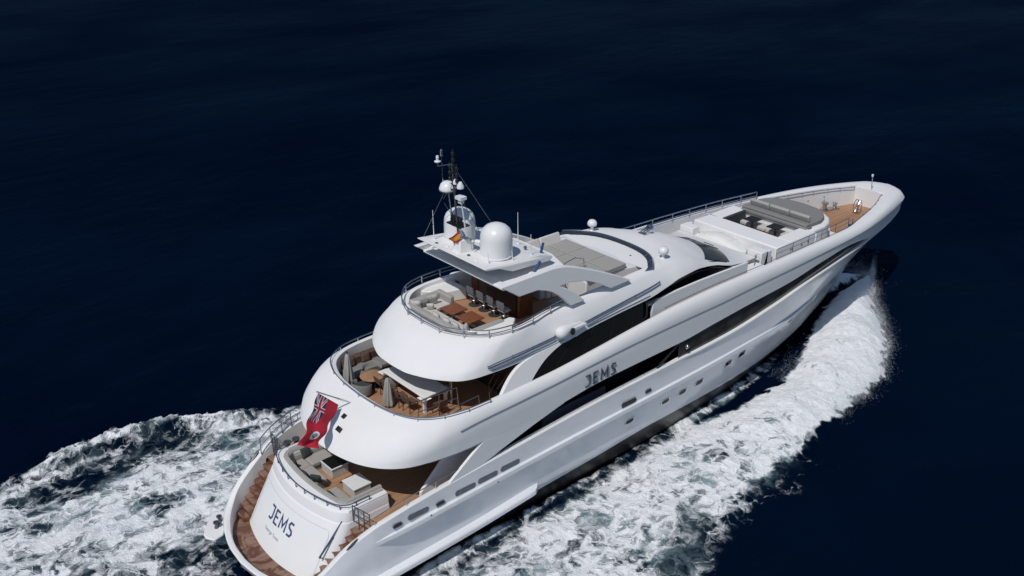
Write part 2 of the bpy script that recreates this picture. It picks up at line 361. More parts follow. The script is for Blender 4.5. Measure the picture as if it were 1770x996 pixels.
text_mesh('home_port_name', 'George Town', .20, lambda u,v,d: (transom_x(.46-u, 1.47+v*.88)-.008-d, .46-u, 1.47+v*.88), 'smallgrey', Y)

# folded boarding flap with its mooring bollard on each quarter
for s in (1, -1):
    fl = [(.72,3.45),(.60,3.75),(.22,4.0),(-.25,3.45),(-.72,2.85),(-.75,2.55),(-.55,2.2),(-.1,2.3)]
    f = MB().prism([(x, s*y) for x,y in (fl if s > 0 else fl[::-1])], .86, .98).build('quarter_fender', 'white', Y, bevel=.05)
    b = MB()
    for dx, dy in ((-.12,2.86),(.16,3.14)): b.lathe((dx, s*dy, .97), [(.10,0),(.07,.06),(.06,.22),(.12,.25),(.12,.3),(0,.32)], 10)
    b.box((.02, s*3.0, 1.03), (.5,.14,.06), rz=s*.78)
    b.build('bollard', 'darksteel', f)

# --------------------------- decks
MD = [(2.75,-2.65),(3.3,-3.8),(5,-3.95),(9,-4.02),(21,-4.02),(21,4.02),(9,4.02),(5,3.95),(3.3,3.8),(2.75,2.65)]
MB().prism(MD, 2.55, 2.75).build('main_deck', 'teak', Y, smooth=0)

# upper hull ring: lip over the aft deck, name panel, bow bulwark
LIP = [(3.42,0,4.95),(3.5,.9,4.93),(3.75,1.9,4.92),(4.3,2.95,4.95),(5.2,3.68,4.98),(6.3,4.02,5.02),(7.4,4.18,5.04),(8.4,4.22,5.05),(10.5,4.23,5.05),(12.3,4.23,5.06),(15,4.23,5.27),(17.5,4.23,5.32),(20.4,4.22,5.33),(23.2,4.2,5.5),(26,4.14,5.62),(29.2,4.04,5.70),(32.4,3.9,5.95),(35,3.72,6.06),(36.5,3.58,5.96),(37.6,3.4,5.75),(39,3.08,5.5),(41,2.64,5.44),(43,2.12,5.42),(45.5,1.17,5.28),(46.46,.47,5.12),(46.94,0,5.0)]
MID = [(3.52,0,5.12),(3.62,1.0,5.12),(3.92,2.05,5.17),(4.52,3.1,5.29),(5.42,3.81,5.54),(6.4,4.12,5.85),(7.4,4.22,6.0),(8.4,4.235,6.07),(10.5,4.24,6.13),(12.3,4.24,6.19),(15,4.24,6.33),(17.5,4.24,6.42),(20.4,4.23,6.45),(23.2,4.22,6.46),(26,4.16,6.5),(29.2,4.07,6.5),(32.4,3.93,6.49),(35,3.77,6.46),(36.5,3.64,6.44),(37.6,3.5,6.41),(39,3.24,6.36),(41,2.78,6.26),(43,2.26,6.15),(45.5,1.38,5.95),(46.35,.62,5.78),(46.80,0,5.65)]
TOP = [(5.3,0,6.42),(5.35,1.05,6.42),(5.5,2.0,6.42),(5.9,3.0,6.44),(6.4,3.5,6.46),(7.1,3.82,6.48),(7.9,3.96,6.48),(8.7,4.0,6.49),(10.5,4.03,6.51),(12.3,4.04,6.55),(15,4.05,6.72),(17.5,4.04,6.93),(20.4,4.02,7.1),(23.2,4.0,7.15),(26,3.96,7.1),(29.2,3.88,7.02),(32.4,3.74,6.92),(35,3.56,6.8),(36.5,3.42,6.74),(37.6,3.28,6.7),(39,3.05,6.66),(41,2.6,6.6),(43,1.98,6.53),(45,1.1,6.45),(45.45,.6,6.42),(45.72,0,6.4)]
NRM = [( -1,0)]
N0 = 150
def ring(tab):
    """resample the table at shared parameters so that rows of all rings match"""
    k = np.arange(len(tab)); q = np.linspace(0, len(tab)-1, N0)
    return [Vector(v) for v in np.stack([pchip(k, [t[i] for t in tab], q) for i in range(3)], -1)]
L_, M_, T_ = ring(LIP), ring(MID), ring(TOP)
def blend(a, b, t, bulge=0):
    out = []
    for p, q in zip(a, b):
        v = p.lerp(q, t); d = q-p; o = Vector((v.x-24, v.y*3.5, 0))
        # outward bulge perpendicular to the rising line
        h = Vector((p.x-q.x, p.y-q.y, 0)); e = h.normalized() if h.length > 1e-3 else Vector((0,1,0))
        v = v + (e*d.z + Vector((0,0,h.length))) * bulge * 4*t*(1-t); out.append(v)
    return out
INW = [.25]*9 + [.25]*3 + [.27,.28,.3,.32,.34,.36,.38,.5,.6,.66,.75,.85,.95,1.0]
k_ = np.arange(26); q_ = np.linspace(0, 25, N0); inw = pchip(k_, INW, q_)
IN1, IN2 = [], []
for i, p in enumerate(T_):
    a = T_[max(0,i-1)]; b = T_[min(N0-1,i+1)]; t = b-a; t.z = 0; t.normalize(); nr = Vector((t.y, -t.x, 0))
    if i == 0: nr = Vector((1,0,0))
    if nr.y > 0: nr = -nr
    if i == N0-1: nr = Vector((-1,0,0))
    p1 = p+nr*inw[i]
    if p.x > 43.2: p1 = Vector((min(p1.x, 43.7), p.y*.62, p.z))
    p1.y = max(p1.y, 0); IN1.append(p1+Vector((0,0,.02)))
    zf = 5.35 if p.x < 17.5 else (5.35+(p.x-17.5)*.15 if p.x < 20.5 else (5.75 if p.x < 36.5 else 5.25))
    IN2.append(Vector((p1.x+(.03 if p.x < 8 else 0), max(0, p1.y-.02), zf)))
IN0 = [a.lerp(b, .5)+Vector((0,0,.055)) for a, b in zip(T_, IN1)]
UND = [Vector((p.x+.45 if p.y < 3.9 and p.x < 8 else p.x, max(0, p.y-.12), p.z-.04)) for p in L_]
rows = [UND, L_, blend(L_, M_, .5), M_, blend(M_, T_, .25, .085), blend(M_, T_, .5, .10), blend(M_, T_, .75, .085), T_, IN0, IN1, IN2]
ub = MB().grid(both(rows)).build('upper_bulwark', 'white', Y, smooth=38)
for s in (-1, 1):
    g = MB(); P = [Vector((p.x, s*(p.y+.006), p.z)) for p in M_ if 7.2 < p.x < 44]; g.tube(P, .02, 5).build('panel_groove', 'groove', ub)
# fins carrying the panel down to the bulwark
for s in (-1, 1):
    fin = [(8.46,5.045),(8.2,4.90),(7.4,4.36),(6.55,3.76),(6.7,3.70),(7.75,3.82),(9.3,4.24),(11.06,4.68),(12.4,4.97),(12.9,5.06),(10.5,5.045)]
    MB().plate(fin, s*4.10, s*4.226).build('side_fin', 'white', Y)
    wing = [(5.9,2.75),(8.9,2.75),(8.9,4.95),(7.7,4.95),(5.9,3.25)]
    MB().plate(wing, s*3.32, s*3.18).build('wing_wall', 'white', Y, bevel=.02)
# name on both side panels
for s in (-1, 1):
    def on_side(u, v, d, s=s):
        x = 15.04-s*u*1.0 if s > 0 else 15.04+u; return (x, s*(4.237+.012+d), 5.65+v+.02*(u))
    lettering('side_name', on_side, .53, 'lettergrey', .10, .05, gap=.28)

# deck slabs above
def inside(tab, x0, x1, off, n=60):
    xs = np.linspace(x0, x1, n); yy = [max(.02, interp(tab, x, 1)-off) for x in xs]
    return [(x, -y) for x, y in zip(xs, yy)] + [(x, y) for x, y in zip(xs[::-1], yy[::-1])]
tabTOP = [t for t in TOP[1:]]
aft_in = [(p.x, p.y) for p in IN2 if p.x < 19]
poly = [(x, -y) for x, y in reversed(aft_in)] + aft_in[1:]
MB().prism(poly, 5.2, 5.45).build('bridge_deck', 'teak', Y, smooth=0)
und = [(p.x, p.y) for p in UND if p.x < 12.0]; poly = [(x, -y) for x, y in reversed(und)] + und[1:]
MB().prism(poly, 4.9, 5.0).build('aft_deck_ceiling', 'ceiling', Y, smooth=0)
fore = [(p.x, p.y+.05) for p in IN2 if 18.5 < p.x < 37]; poly = [(x, -y) for x, y in reversed(fore)] + fore
MB().prism(poly, 5.7, 5.86).build('fore_deck', 'deckwhite', Y, smooth=0)
bow = [(p.x, p.y+.05) for p in IN2 if 34 < p.x < 43.75]; poly = [(x, -y) for x, y in reversed(bow)] + bow
MB().prism(poly, 5.05, 5.30).build('bow_deck', 'teak', Y, smooth=0)
MB().bx(43.62, 43.72, -1.0, 1.0, 5.1, 6.44).build('bow_bulkhead', 'white', Y)

# --------------------------- main deck saloon and side windows
MB().bx(9.0, 21, -3.25, 3.25, 2.76, 5.19).build('saloon_windows', 'glass', Y)
for s in (-1, 1):
    g = MB(); rr = []
    for i in range(46):
        x = 18.2+i*(38.4-18.2)/45; yb = top_y(x)-.10; zb = top_z(x)-.05
        j = min(range(N0), key=lambda q: abs(L_[q].x-x) if L_[q].x > 9 else 99); yt = L_[j].y-.10; zt = L_[j].z+.06
        sl0 = 1 if x > 20.3 else 0
        rr.append([(x+ (0 if x > 21 else 0), s*yb, zb), (x, s*(yb+yt)/2, (zb+zt)/2), (x, s*yt, zt)])
    g.grid(rr[5:]).build('side_window_band', 'deckglass', Y, smooth=40)
    MB().tube([(19.0, s*4.1, 4.42),(20.5, s*4.12, 5.3)], .06).build('window_end_frame', 'black', Y)
    MB().bx(16.6, 18.6, s*3.25, s*3.31, 2.8, 4.9).build('saloon_door', 'black', Y)
    p = MB().bx(12.5, 16.4, s*3.25, s*3.33, 2.8, 4.1).build('saloon_side_panel', 'groove', Y)
    # two stairs seen through the side opening
    for k in range(6):
        MB().bx(18.7+k*.28, 19.0+k*.28, s*3.3, s*4.0, 2.76, 2.95+k*.2).build('side_stair_step', 'darkwood', Y)

# --------------------------- bridge deck house
LS = [(6.98,0,7.30),(7.03,.8,7.30),(7.3,1.65,7.31),(7.75,2.45,7.32),(8.3,3.05,7.35),(8.9,3.33,7.40),(9.5,3.46,7.44),(10.5,3.52,7.44),(12,3.52,7.42),(13.6,3.52,7.44),(14.8,3.52,7.62),(17,3.52,7.78),(18.8,3.52,7.87),(20.07,3.47,8.04),(21.16,3.40,8.2),(22.5,3.18,8.12),(23.5,2.98,7.93),(24.66,2.76,7.62),(25.6,2.6,7.28),(26.4,2.45,7.0)]
CR = [(7.22,0,7.52),(7.29,.85,7.52),(7.57,1.75,7.55),(8.03,2.55,7.61),(8.6,3.1,7.75),(9.2,3.3,7.95),(9.8,3.36,8.08),(10.7,3.37,8.13),(12,3.33,8.17),(13.6,3.28,8.28),(14.8,3.26,8.42),(17,3.22,8.50),(18.8,3.18,8.58),(20.07,3.12,8.62),(21.16,3.05,8.60),(22.5,2.88,8.42),(23.5,2.72,8.12),(24.66,2.54,7.68),(25.6,2.45,7.36),(26.4,2.41,7.06)]
ST = [(8.75,0,8.62),(8.8,1.0,8.62),(9.05,1.75,8.64),(9.45,2.35,8.66),(10.0,2.8,8.68),(10.6,3.0,8.70),(11.2,3.08,8.71),(12,3.04,8.74),(12.8,2.92,8.77),(13.8,2.85,8.82),(14.8,2.85,8.86),(17,2.85,8.90),(18.8,2.83,8.94),(20.07,2.72,8.93),(21.16,2.55,8.86),(22.5,2.38,8.60),(23.5,2.30,8.22),(24.66,2.29,7.72),(25.6,2.33,7.38),(26.4,2.36,7.10)]
def ring2(tab, n=110):
    k = np.arange(len(tab)); q = np.linspace(0, len(tab)-1, n)
    return [Vector(v) for v in np.stack([pchip(k, [t[i] for t in tab], q) for i in range(3)], -1)]
Ls, Cr, St = ring2(LS), ring2(CR), ring2(ST)
Un = [Vector((p.x+.35 if p.y < 3.4 and p.x < 9.5 else p.x, max(0,p.y-.22), p.z-.02)) for p in Ls]
def inner_of(R, w):
    out = []
    for i, p in enumerate(R):
        a = R[max(0,i-1)]; b = R[min(len(R)-1,i+1)]; t = b-a; t.z = 0; t.normalize(); n = Vector((t.y,-t.x,0))
        if i == 0: n = Vector((1,0,0))
        if n.y > 0: n = -n
        q = p+n*w; q.y = max(q.y, 0); out.append(q)
    return out
Si = inner_of(St, .2); Sf = [Vector((p.x, max(0,p.y-.02), 7.9 if p.x < 20.3 else p.z-.15)) for p in Si]
rows = [Un, Ls, blend(Ls, Cr, .5, .06), Cr, blend(Cr, St, .25, .05), blend(Cr, St, .5, .085), blend(Cr, St, .75, .07), St, [p+Vector((0,0,.015)) for p in inner_of(St,.1)], Si, Sf]
shell = MB().grid(both(rows)).build('sundeck_shell', 'white', Y, smooth=50)
fl = [(p.x, p.y) for p in Sf if p.x < 20.3]; poly = [(x,-y) for x,y in reversed(fl)] + fl[1:]
MB().prism(poly, 7.75, 7.98).build('sundeck', 'teak', Y, smooth=0)
fl = [(p.x, p.y) for p in Un if p.x < 20]; poly = [(x,-y) for x,y in reversed(fl)] + fl[1:]
MB().prism(poly, 7.34, 7.42).build('bridge_deck_ceiling', 'ceiling', Y, smooth=0)
# wheelhouse roof: crowned skin between the two eyebrow lines, ending at the windscreen
rr = []
for i in range(40):
    x = 19.3+(25.75-19.3)*(1-(1-i/39)**1.6)
    yb = float(np.interp(x, [p.x for p in St], [p.y for p in St])); zb = float(np.interp(x, [p.x for p in St], [p.z for p in St]))
    zc = float(pchip([19,20.5,22,23.5,24.5,25.2,25.76],[8.88,8.93,8.92,8.70,8.38,8.07,7.81],[x])[0])
    yw = min(yb, math.sqrt(max(0, (25.75-x)/.28)))
    zz = zb if x < 24.3 else 7.875-.075*(x-24.3)/1.45
    rr.append([(x, yw*t, zz+(zc-zz)*(1-abs(t)**2.2)) for t in np.linspace(-1,1,25)])
roof = MB().grid(rr).build('wheelhouse_roof', 'white', Y, smooth=60)
# windscreen below the roof edge
top = [(25.68*1-.0+(-.235)*y*y if abs(y) < 2.3 else 0, y) for y in np.linspace(-2.3,2.3,41)]
ws0 = [Vector((25.76-.28*y*y, y, 7.78+.09*(y/2.28)**2)) for y in np.linspace(-2.28,2.28,41)]
ws1 = [Vector((27.5-.225*y*y, y*1.04, 7.08)) for y in np.linspace(-2.28,2.28,41)]
ws2 = [Vector((27.60-.225*y*y, y*1.06, 6.99)) for y in np.linspace(-2.28,2.28,41)]
mid_ = [a.lerp(b,.5)+Vector((.03,0,.07)) for a,b in zip(ws0,ws1)]
wsc = MB().grid([ws0, mid_, ws1]).build('windscreen', 'tint', Y, smooth=60)
for j in (14, 26): MB().tube([ws0[j]+Vector((.02,0,.02)), mid_[j]+Vector((.02,0,.02)), ws1[j]+Vector((.02,0,.03))], .018, 5).build('windscreen_mullion', 'black', wsc)
for j in (17,): MB().tube([ws1[j]+Vector((.03,0,.06)), mid_[j]+Vector((.05,0,.06))], .02, 5).build('wiper', 'black', wsc)
MB().grid([[Vector((28.35,p.y*1.12,6.9)) if abs(p.y) < 2.6 else p for p in ws2][::1], ws2, ws1]).build('windscreen_ledge', 'deckwhite', Y, smooth=40)
MB().bx(25.2, 28.35, -2.45, 2.45, 5.86, 6.9).build('wheelhouse_base', 'white', Y, bevel=.05)
for s in (-1, 1):
    rows = []
    for i in range(41):
        x = 18.2+i*(26.2-18.2)/40; yt = float(np.interp(x,[p.x for p in Ls],[p.y for p in Ls]))-.30; zt = float(np.interp(x,[p.x for p in Ls],[p.z for p in Ls]))+.12
        k = max(0,(x-23.5)/2.7); rows.append([(x, s*(3.02-.55*k*k), 5.9), (x, s*(3.05-.5*k*k), 6.9), (x, s*max(.5,min(3.1,yt)), max(7.0,zt))])
    MB().grid(rows).build('wheelhouse_side_window', 'glass', Y, smooth=40)
    # full beam saloon glazing
    rows = []
    for i in range(34):
        u = i/33; xb = 10.2+(18.45-10.2)*u; xt = 12.2+(18.7-12.2)*u; zt = float(np.interp(xt,[p.x for p in Ls],[p.z for p in Ls]))+.03
        zb = float(np.interp(xb,[t[0] for t in TOP],[t[2] for t in TOP]))-.05
        gy = lambda z: s*(3.90-(z-6.46)*.36); rows.append([(xb, gy(zb), zb), (xb+(xt-xb)*.5, gy((zb+zt)/2), zb+(zt-zb)*.5), (xt, gy(zt), zt)])
    rows += [[(18.68, s*3.62, 6.9), (18.85, s*3.46, 7.4), (18.9, s*3.25, 7.9)], [(18.6, s*3.0, 6.6), (18.7, s*3.0, 7.3), (18.8, s*3.0, 7.9)]]
    bw = MB().grid(rows).build('bridge_saloon_window', 'glass', Y, smooth=40)
    for q in (9, 16, 23, 29): MB().tube([Vector(p)+Vector((0,s*.012,0)) for p in rows[q]], .012, 4).build('pane_joint', 'black', bw)
    MB().tube([Vector(r[0])+Vector((0,s*.015,.03)) for r in rows[:34]], .014, 4).build('window_gasket', 'groove', bw)
    pil = [(p.x,p.y) for p in smoothpts([(9.55,6.46,0),(10.0,6.85,0),(10.5,7.18,0),(11.1,7.40,0),(11.8,7.52,0)],12)]+[(p.x,p.y) for p in smoothpts([(14.6,7.66,0),(13.9,7.60,0),(13.1,7.45,0),(12.3,7.2,0),(11.7,6.88,0),(11.15,6.5,0)],16)]
    a = [Vector((x, s*(3.945-(z-6.46)*.36), z)) for x,z in pil]; b = [p+Vector((0,-s*.16,0)) for p in a]; n = len(a)
    MB().add(a+b, [tuple(range(n)), tuple(range(n,2*n))]+[(i,(i+1)%n,n+(i+1)%n,n+i) for i in range(n)]).build('aft_pillar', 'white', Y, bevel=.03)
    pan = [(19.25,7.36),(19.55,7.54),(20.8,7.60),(22.5,7.61),(24.2,7.57),(26.4,7.50),(26.4,5.9),(19.5,5.9),(19.2,6.7)]
    MB().plate(pan, s*3.40, s*3.28).build('wing_bulwark', 'white', Y, bevel=.03)
MB().bx(11.4, 18.6, -3.4, 3.4, 5.46, 7.36).build('bridge_saloon', 'glass', Y)
# ------------------------------------------------------------------ hardtop, arches, domes, mast
MB().prism([(11.1,-2.7),(11.5,-2.98),(14.0,-2.98),(14.4,-2.5),(14.9,-1.2),(14.9,1.2),(14.4,2.5),(14.0,2.98),(11.5,2.98),(11.1,2.7)], 10.30, 10.44).build('hardtop', 'white', Y, bevel=.04)
MB().prism([(10.78,-2.70),(11.2,-2.72),(11.2,2.72),(10.78,2.70)], 10.40, 10.52).build('hardtop_aft_lip', 'white', Y, bevel=.04)
for s in (-1, 1):
    S2 = lambda pp, n: [(p.x, p.y) for p in smoothpts([(a, b, 0) for a, b in pp], n)]
    side = [(10.45,10.74),(11.35,10.10)]+S2([(12.35,10.08),(13.0,9.85),(13.58,9.46),(14.18,8.86)],12)+S2([(15.0,8.86),(14.5,9.32),(14.1,9.62),(13.62,9.90)],8)+S2([(14.25,9.90),(15.2,9.66),(15.85,9.37),(16.6,8.93)],12)+S2([(17.9,8.95),(17.2,9.32),(16.4,9.70),(15.4,10.14),(14.4,10.53),(13.8,10.70),(13.3,10.76)],18)
    MB().plate(side, s*3.08, s*2.80, lean=-s*.12, zref=9.7).build('arch', 'white', Y, bevel=.03)
    # sloping inner shelf of the wing
    MB().plate([(10.9,10.46),(11.3,10.56),(13.6,10.66),(14.2,10.50),(11.2,10.42)], s*2.82, s*2.62).build('hardtop_wing', 'white', Y, bevel=.02)
up = MB()
up.grid([[(10.2,-2.27,11.36),(10.2,2.27,11.36)],[(10.22,-2.27,11.31),(10.22,2.27,11.31)],[(11.0,-2.22,11.17),(11.0,2.22,11.17)],[(11.7,-2.2,10.85),(11.7,2.2,10.85)],[(13.9,-2.15,10.72),(13.9,2.15,10.72)],[(14.05,-2.1,10.85),(14.05,2.1,10.85)],[(13.3,-2.15,11.1),(13.3,2.15,11.1)],[(12.0,-2.2,11.2),(12.0,2.2,11.2)],[(10.2,-2.27,11.36),(10.2,2.27,11.36)]])
for s in (-2.2, 2.2): up.add([(10.2,s*1.03,11.36),(10.22,s*1.03,11.31),(11.0,s*1.01,11.17),(11.7,s,10.85),(13.9,s*.977,10.72),(14.05,s*.955,10.85),(13.3,s*.98,11.1),(12.0,s,11.2)], [tuple(range(8))])
mp_ = up.build('mast_platform', 'white', Y, smooth=20, bevel=.02)
MB().bx(12.75,13.65,-1.2,1.2,7.98,10.3).build('hardtop_pylon', 'darkwood', Y)
for s in (-1, 1):
    r = MB().lathe((11.68, s*1.21, 11.0), [(.52,0),(.54,.16),(.60,.20),(.66,.28),(.675,.5),(.675,1.05),(.65,1.25),(.57,1.43),(.42,1.57),(.22,1.66),(0,1.69)], 36).build('satellite_dome', 'dome', Y, smooth=60)
    MB().lathe((11.68, s*1.21, 11.285), [(.672,0),(.690,.01),(.690,.05),(.672,.06)], 36).build('dome_flange', 'dome', r)
m = MB(); m.tube([(10.75,0,11.1),(10.62,0,12.4),(10.40,0,15.2)], .055, 8, r1=.035)
mast = m.build('mast', 'darksteel', Y)
MB().box((10.85,.0,11.5), (.75,.55,.75), taper=.7).build('mast_plinth', 'white', mast, bevel=.05)
MB().box((10.65,0,12.55), (.5,.9,.06)).build('mast_step', 'black', mast)
b = MB()
for y in (-.28, -.1, .16, .34): b.lathe((10.6, y, 12.58), [(.06,0),(.07,.12),(.05,.2),(.06,.32),(0,.36)], 8)
b.build('signal_light_cluster', 'black', mast)
for x_, y_, z_, n_, r_ in ((10.45,0,14.25,6,1),(10.42,-.26,14.45,3,.85),(10.48,.26,14.4,3,.75)):
    b = MB()
    for k in range(n_): b.lathe((x_,y_,z_+k*.25), [(.05*r_,0),(.075*r_,.03),(.075*r_,.12),(.04*r_,.15),(.03*r_,.25)], 8)
    b.build('navigation_light', 'black', mast)
MB().tube([(10.42,0,15.15),(10.6,1.2,14.74),(10.63,1.25,14.95)], .03, 6).build('spreader', 'darksteel', mast)
MB().lathe((10.63,1.25,14.9), [(.13,0),(.14,.04),(.06,.07),(.05,.15),(.07,.17),(.05,.27),(0,.29)], 14).build('wind_sensor', 'dome', mast)
a = MB(); a.tube([(10.5,.75,13.9),(10.54,.86,15.3)], .03, 6, r1=.022); a.lathe((10.54,.86,15.26), [(.055,0),(.06,.22),(.04,.28),(0,.30)], 8); a.build('whip_antenna', 'steel', mast)
b = MB(); b.tube([(10.4,-.55,14.28),(10.57,.6,13.88)], .035, 6); b.build('dome_crossbar', 'black', mast)
d = MB().lathe((10.57,.55,13.9), [(.33,0),(.35,.06),(.34,.1),(.28,.26),(.16,.36),(0,.39)], 20).build('small_dome', 'dome', mast, smooth=60)
MB().lathe((10.57,.55,13.84), [(.3,0),(.36,.04),(.3,.07)], 20).build('dome_tray', 'black', d)
MB().lathe((10.38,-.55,14.3), [(.15,0),(.15,.1),(.06,.26),(0,.28)], 12).build('horn_dome', 'dome', mast)
MB().lathe((10.43,-.15,14.36), [(.09,0),(.09,.1),(.04,.2),(0,.22)], 12).build('masthead_light', 'dome', mast)
q = MB(); q.tube([(10.6,-.6,12.2),(10.36,-.6,13.85)], .03, 6); q.box((10.35,-.6,13.92), (.3,.38,.13)); q.box((10.36,-.6,13.76), (.16,.2,.14)); q.build('camera_post', 'dome', mast)
MB().tube([(10.75,.45,12.3),(10.57,.5,13.88)], .035, 6).build('dome_post', 'steel', mast)
st = MB()
st.tube([(10.57,.7,13.85),(10.5,2.2,11.4)], .014, 4); st.tube([(10.42,-.2,15.0),(12.75,-.75,11.15)], .014, 4); st.tube([(10.5,.7,13.3),(11.3,.2,11.6)], .012, 4)
st.tube([(10.5,-.3,13.9),(11.2,-.8,12.2)], .012, 4); st.tube([(10.44,.1,14.2),(10.6,.9,13.4)], .01, 4); st.build('mast_stay', 'darksteel', mast)
for loc, h in (((10.7,1.75,11.3),1.35), ((13.6,-.4,11.0),1.45), ((11.9,-1.98,11.15),.5), ((10.8,-1.75,11.25),.55), ((13.0,-1.9,11.1),.95)):
    w = MB(); w.lathe(loc, [(.06,0),(.06,.03),(.022,.05),(.022,.22)], 8); w.tube([loc, Vector(loc)+Vector((-.03,0,h))], .02, 6, r1=.012); w.build('whip_antenna', 'dome', Y)
b = MB(); b.box((11.15,-.05,11.42), (.3,.3,.5)); b.box((11.15,-.05,11.72), (.16,1.3,.12), rz=.5); b.build('scanner_radar', 'dome', Y, bevel=.03)
for k,(x,y) in enumerate([(10.6,-1.2),(10.7,-.6),(10.9,-1.6),(12.5,-.2),(12.9,.6),(13.2,-1.3),(10.6,.7),(10.5,1.3)]):
    MB().lathe((x,y,11.18 if x>12 else 11.28), [(.07,0),(.08,.05),(.05,.09),(0,.1)], 8).build('platform_fitting', 'darksteel' if k%2 else 'dome', Y)
f = MB()   # folded blue cover with its white foot, lying in the shade beside the platform
f.tube([(12.55,-2.5,10.50),(13.1,-2.34,10.95)], .06, 8)
bl = f.build('rolled_blue_cover', 'blue', Y); MB().tube([(13.7,-1.75,11.0),(14.0,-1.55,11.28)], .06, 8).build('rolled_blue_cover', 'blue', Y); MB().lathe((12.5,-2.5,10.46), [(.18,0),(.2,.1),(.12,.2),(0,.22)], 10).build('cover_foot', 'dome', bl)
# stub of white steps between hardtop and sun pad
b = MB(); b.bx(15.35,16.2,-.75,1.0,7.98,9.2); b.bx(15.05,15.4,-.7,.9,7.98,8.95); b.bx(14.75,15.1,-.6,.6,7.98,9.35); b.build('sunpad_step', 'white', Y, bevel=.05)
MB().tube([(15.9,-.95,8.9),(15.9,-.95,9.6),(16.5,-1.0,9.72),(16.95,-1.1,9.6),(17.0,-1.12,9.0)], .022, 6).build('step_handrail', 'steel', Y)

# raised sun bathing deck within the smoked windscreen
sb = [(16.3,-1.95),(18.9,-2.0),(19.6,-1.9),(20.35,-1.35),(20.75,-.6),(20.85,0),(20.75,.7),(20.45,1.5),(19.9,2.3),(19.2,2.6),(16.3,2.62)]
MB().prism([(x, y) for x, y in [(16.3,-1.95),(18.7,-2.0)]+[(20.6-.06*y*y-.018*y**4, y) for y in np.linspace(-2.3,2.62,30)]+[(16.3,2.62)]], 7.98, 8.90).build('sunpad_platform', 'deckwhite', Y, bevel=.05)
wb = [Vector((20.62-.06*y*y-.018*y**4, y, 8.86)) for y in np.linspace(-2.82,2.82,51)]; wt = [Vector((20.86-.05*(y*1.06)**2-.0108*(y*1.06)**4, y*1.06, 9.07)) for y in np.linspace(-2.82,2.82,51)]
wsd = MB().grid([wb, wt, [p+Vector((.03,0,0)) for p in wt], [p+Vector((.03,0,0)) for p in wb]]).build('sundeck_windscreen', 'smoke', Y, smooth=60)
MB().tube(wt, .022, 6).build('windscreen_rail', 'steel', wsd)
for j in range(5, 50, 5): MB().tube([wb[j]-Vector((.02,0,0)), wt[j]-Vector((.02,0,0))], .018, 5).build('screen_post', 'darksteel', wsd)
MB().lathe((20.1,.95,8.902), [(.0,0),(.2,0),(.2,.012),(0,.013)], 16).build('deck_hatch', 'black', Y)
for x,y in ((18.95,2.2),(20.0,-1.2)): MB().lathe((x,y,8.90), [(.05,0),(.05,.04),(0,.05)], 8).build('deck_fitting', 'darksteel', Y)
# roof fittings
for s in (1, -1):
    MB().lathe((21.0, s*2.35, 8.80), [(r*.68,z*.72) for r,z in ((.24,0),(.24,.08),(.12,.14),(.11,.36),(.20,.42),(.33,.50),(.36,.62),(.34,.74),(.22,.88),(0,.93))], 20).build('roof_dome', 'dome', Y, smooth=60)
h = MB()
for dy, l in ((-.14,.62),(0,.75),(.14,.62)):
    h.lathe((22.6,dy+.35,8.97), [(.03,0),(.035,l*.6),(.09,l)], 8, axis=(1,.15,.12))
h.box((22.55,.35,8.87),(.2,.45,.12)); h.build('air_horn', 'steel', Y)
# searchlight pods on the sundeck brow
for s in (-1, 1):
    p = MB().lathe((13.15, s*3.66, 8.12), [(0,-.28),(.2,-.2),(.27,0),(.25,.2),(.18,.5),(.08,.95),(.02,1.25)], 16, axis=(1, s*-.03,.08)).build('light_pod', 'white', Y, smooth=60)
    MB().lathe((13.58, s*3.86, 8.10), [(.15,0),(.16,.08),(.12,.1),(0,.11)], 14, axis=(.35,s*.93,.2)).build('floodlight', 'black', p)
    MB().plate([(13.4,8.0),(14.55,8.12),(14.4,8.2),(13.5,8.22)], s*3.5, s*3.85).build('pod_wing', 'white', p, bevel=.02)
# grab rails along the sundeck brow
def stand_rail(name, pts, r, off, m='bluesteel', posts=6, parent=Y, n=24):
    P = smoothpts(pts, n); mb = MB(); mb.tube(P, r, 6)
    for i in range(posts): k = round(i*(n-1)/(posts-1)); mb.tube([P[k], P[k]+Vector(off)], r*.8, 5)
    return mb.build(name, m, parent)
def brow_point(x, t, out):     # point on the brow between its lip (t=0) and the crease above it (t=1)
    a = np.array([np.interp(x,[p.x for p in Ls[20:]],[q[i] for q in Ls[20:]]) for i in (0,1,2)]); b = np.array([np.interp(x,[p.x for p in Cr[20:]],[q[i] for q in Cr[20:]]) for i in (0,1,2)])
    p = a+(b-a)*t; bul = .06*4*t*(1-t); return (float(x), float(p[1]+(b-a)[2]*bul+out), float(p[2]))
for s in (-1, 1):
    for x0, x1, t0, t1 in ((9.35,13.0,.62,.62),(14.8,19.7,.50,.66)):
        for d, r in ((0,.022),(-.14,.018)):
            stand_rail('brow_grab_rail', [(p[0],s*p[1],p[2]) for p in [brow_point(x0+(x1-x0)*i/8, t0+(t1-t0)*i/8+d, .05) for i in range(9)]], r, (0,-s*.06,0), posts=4)
    stand_rail('brow_gutter_rail', [(p[0],s*p[1],p[2]) for p in [brow_point(9.5+(13.5-9.5)*i/8, .20, .015) for i in range(9)]], .014, (0,-s*.03,0), posts=2)
    stand_rail('brow_gutter_rail', [(p[0],s*p[1],p[2]) for p in [brow_point(14.9+(18.9-14.9)*i/8, .16, .015) for i in range(9)]], .014, (0,-s*.03,0), posts=2)

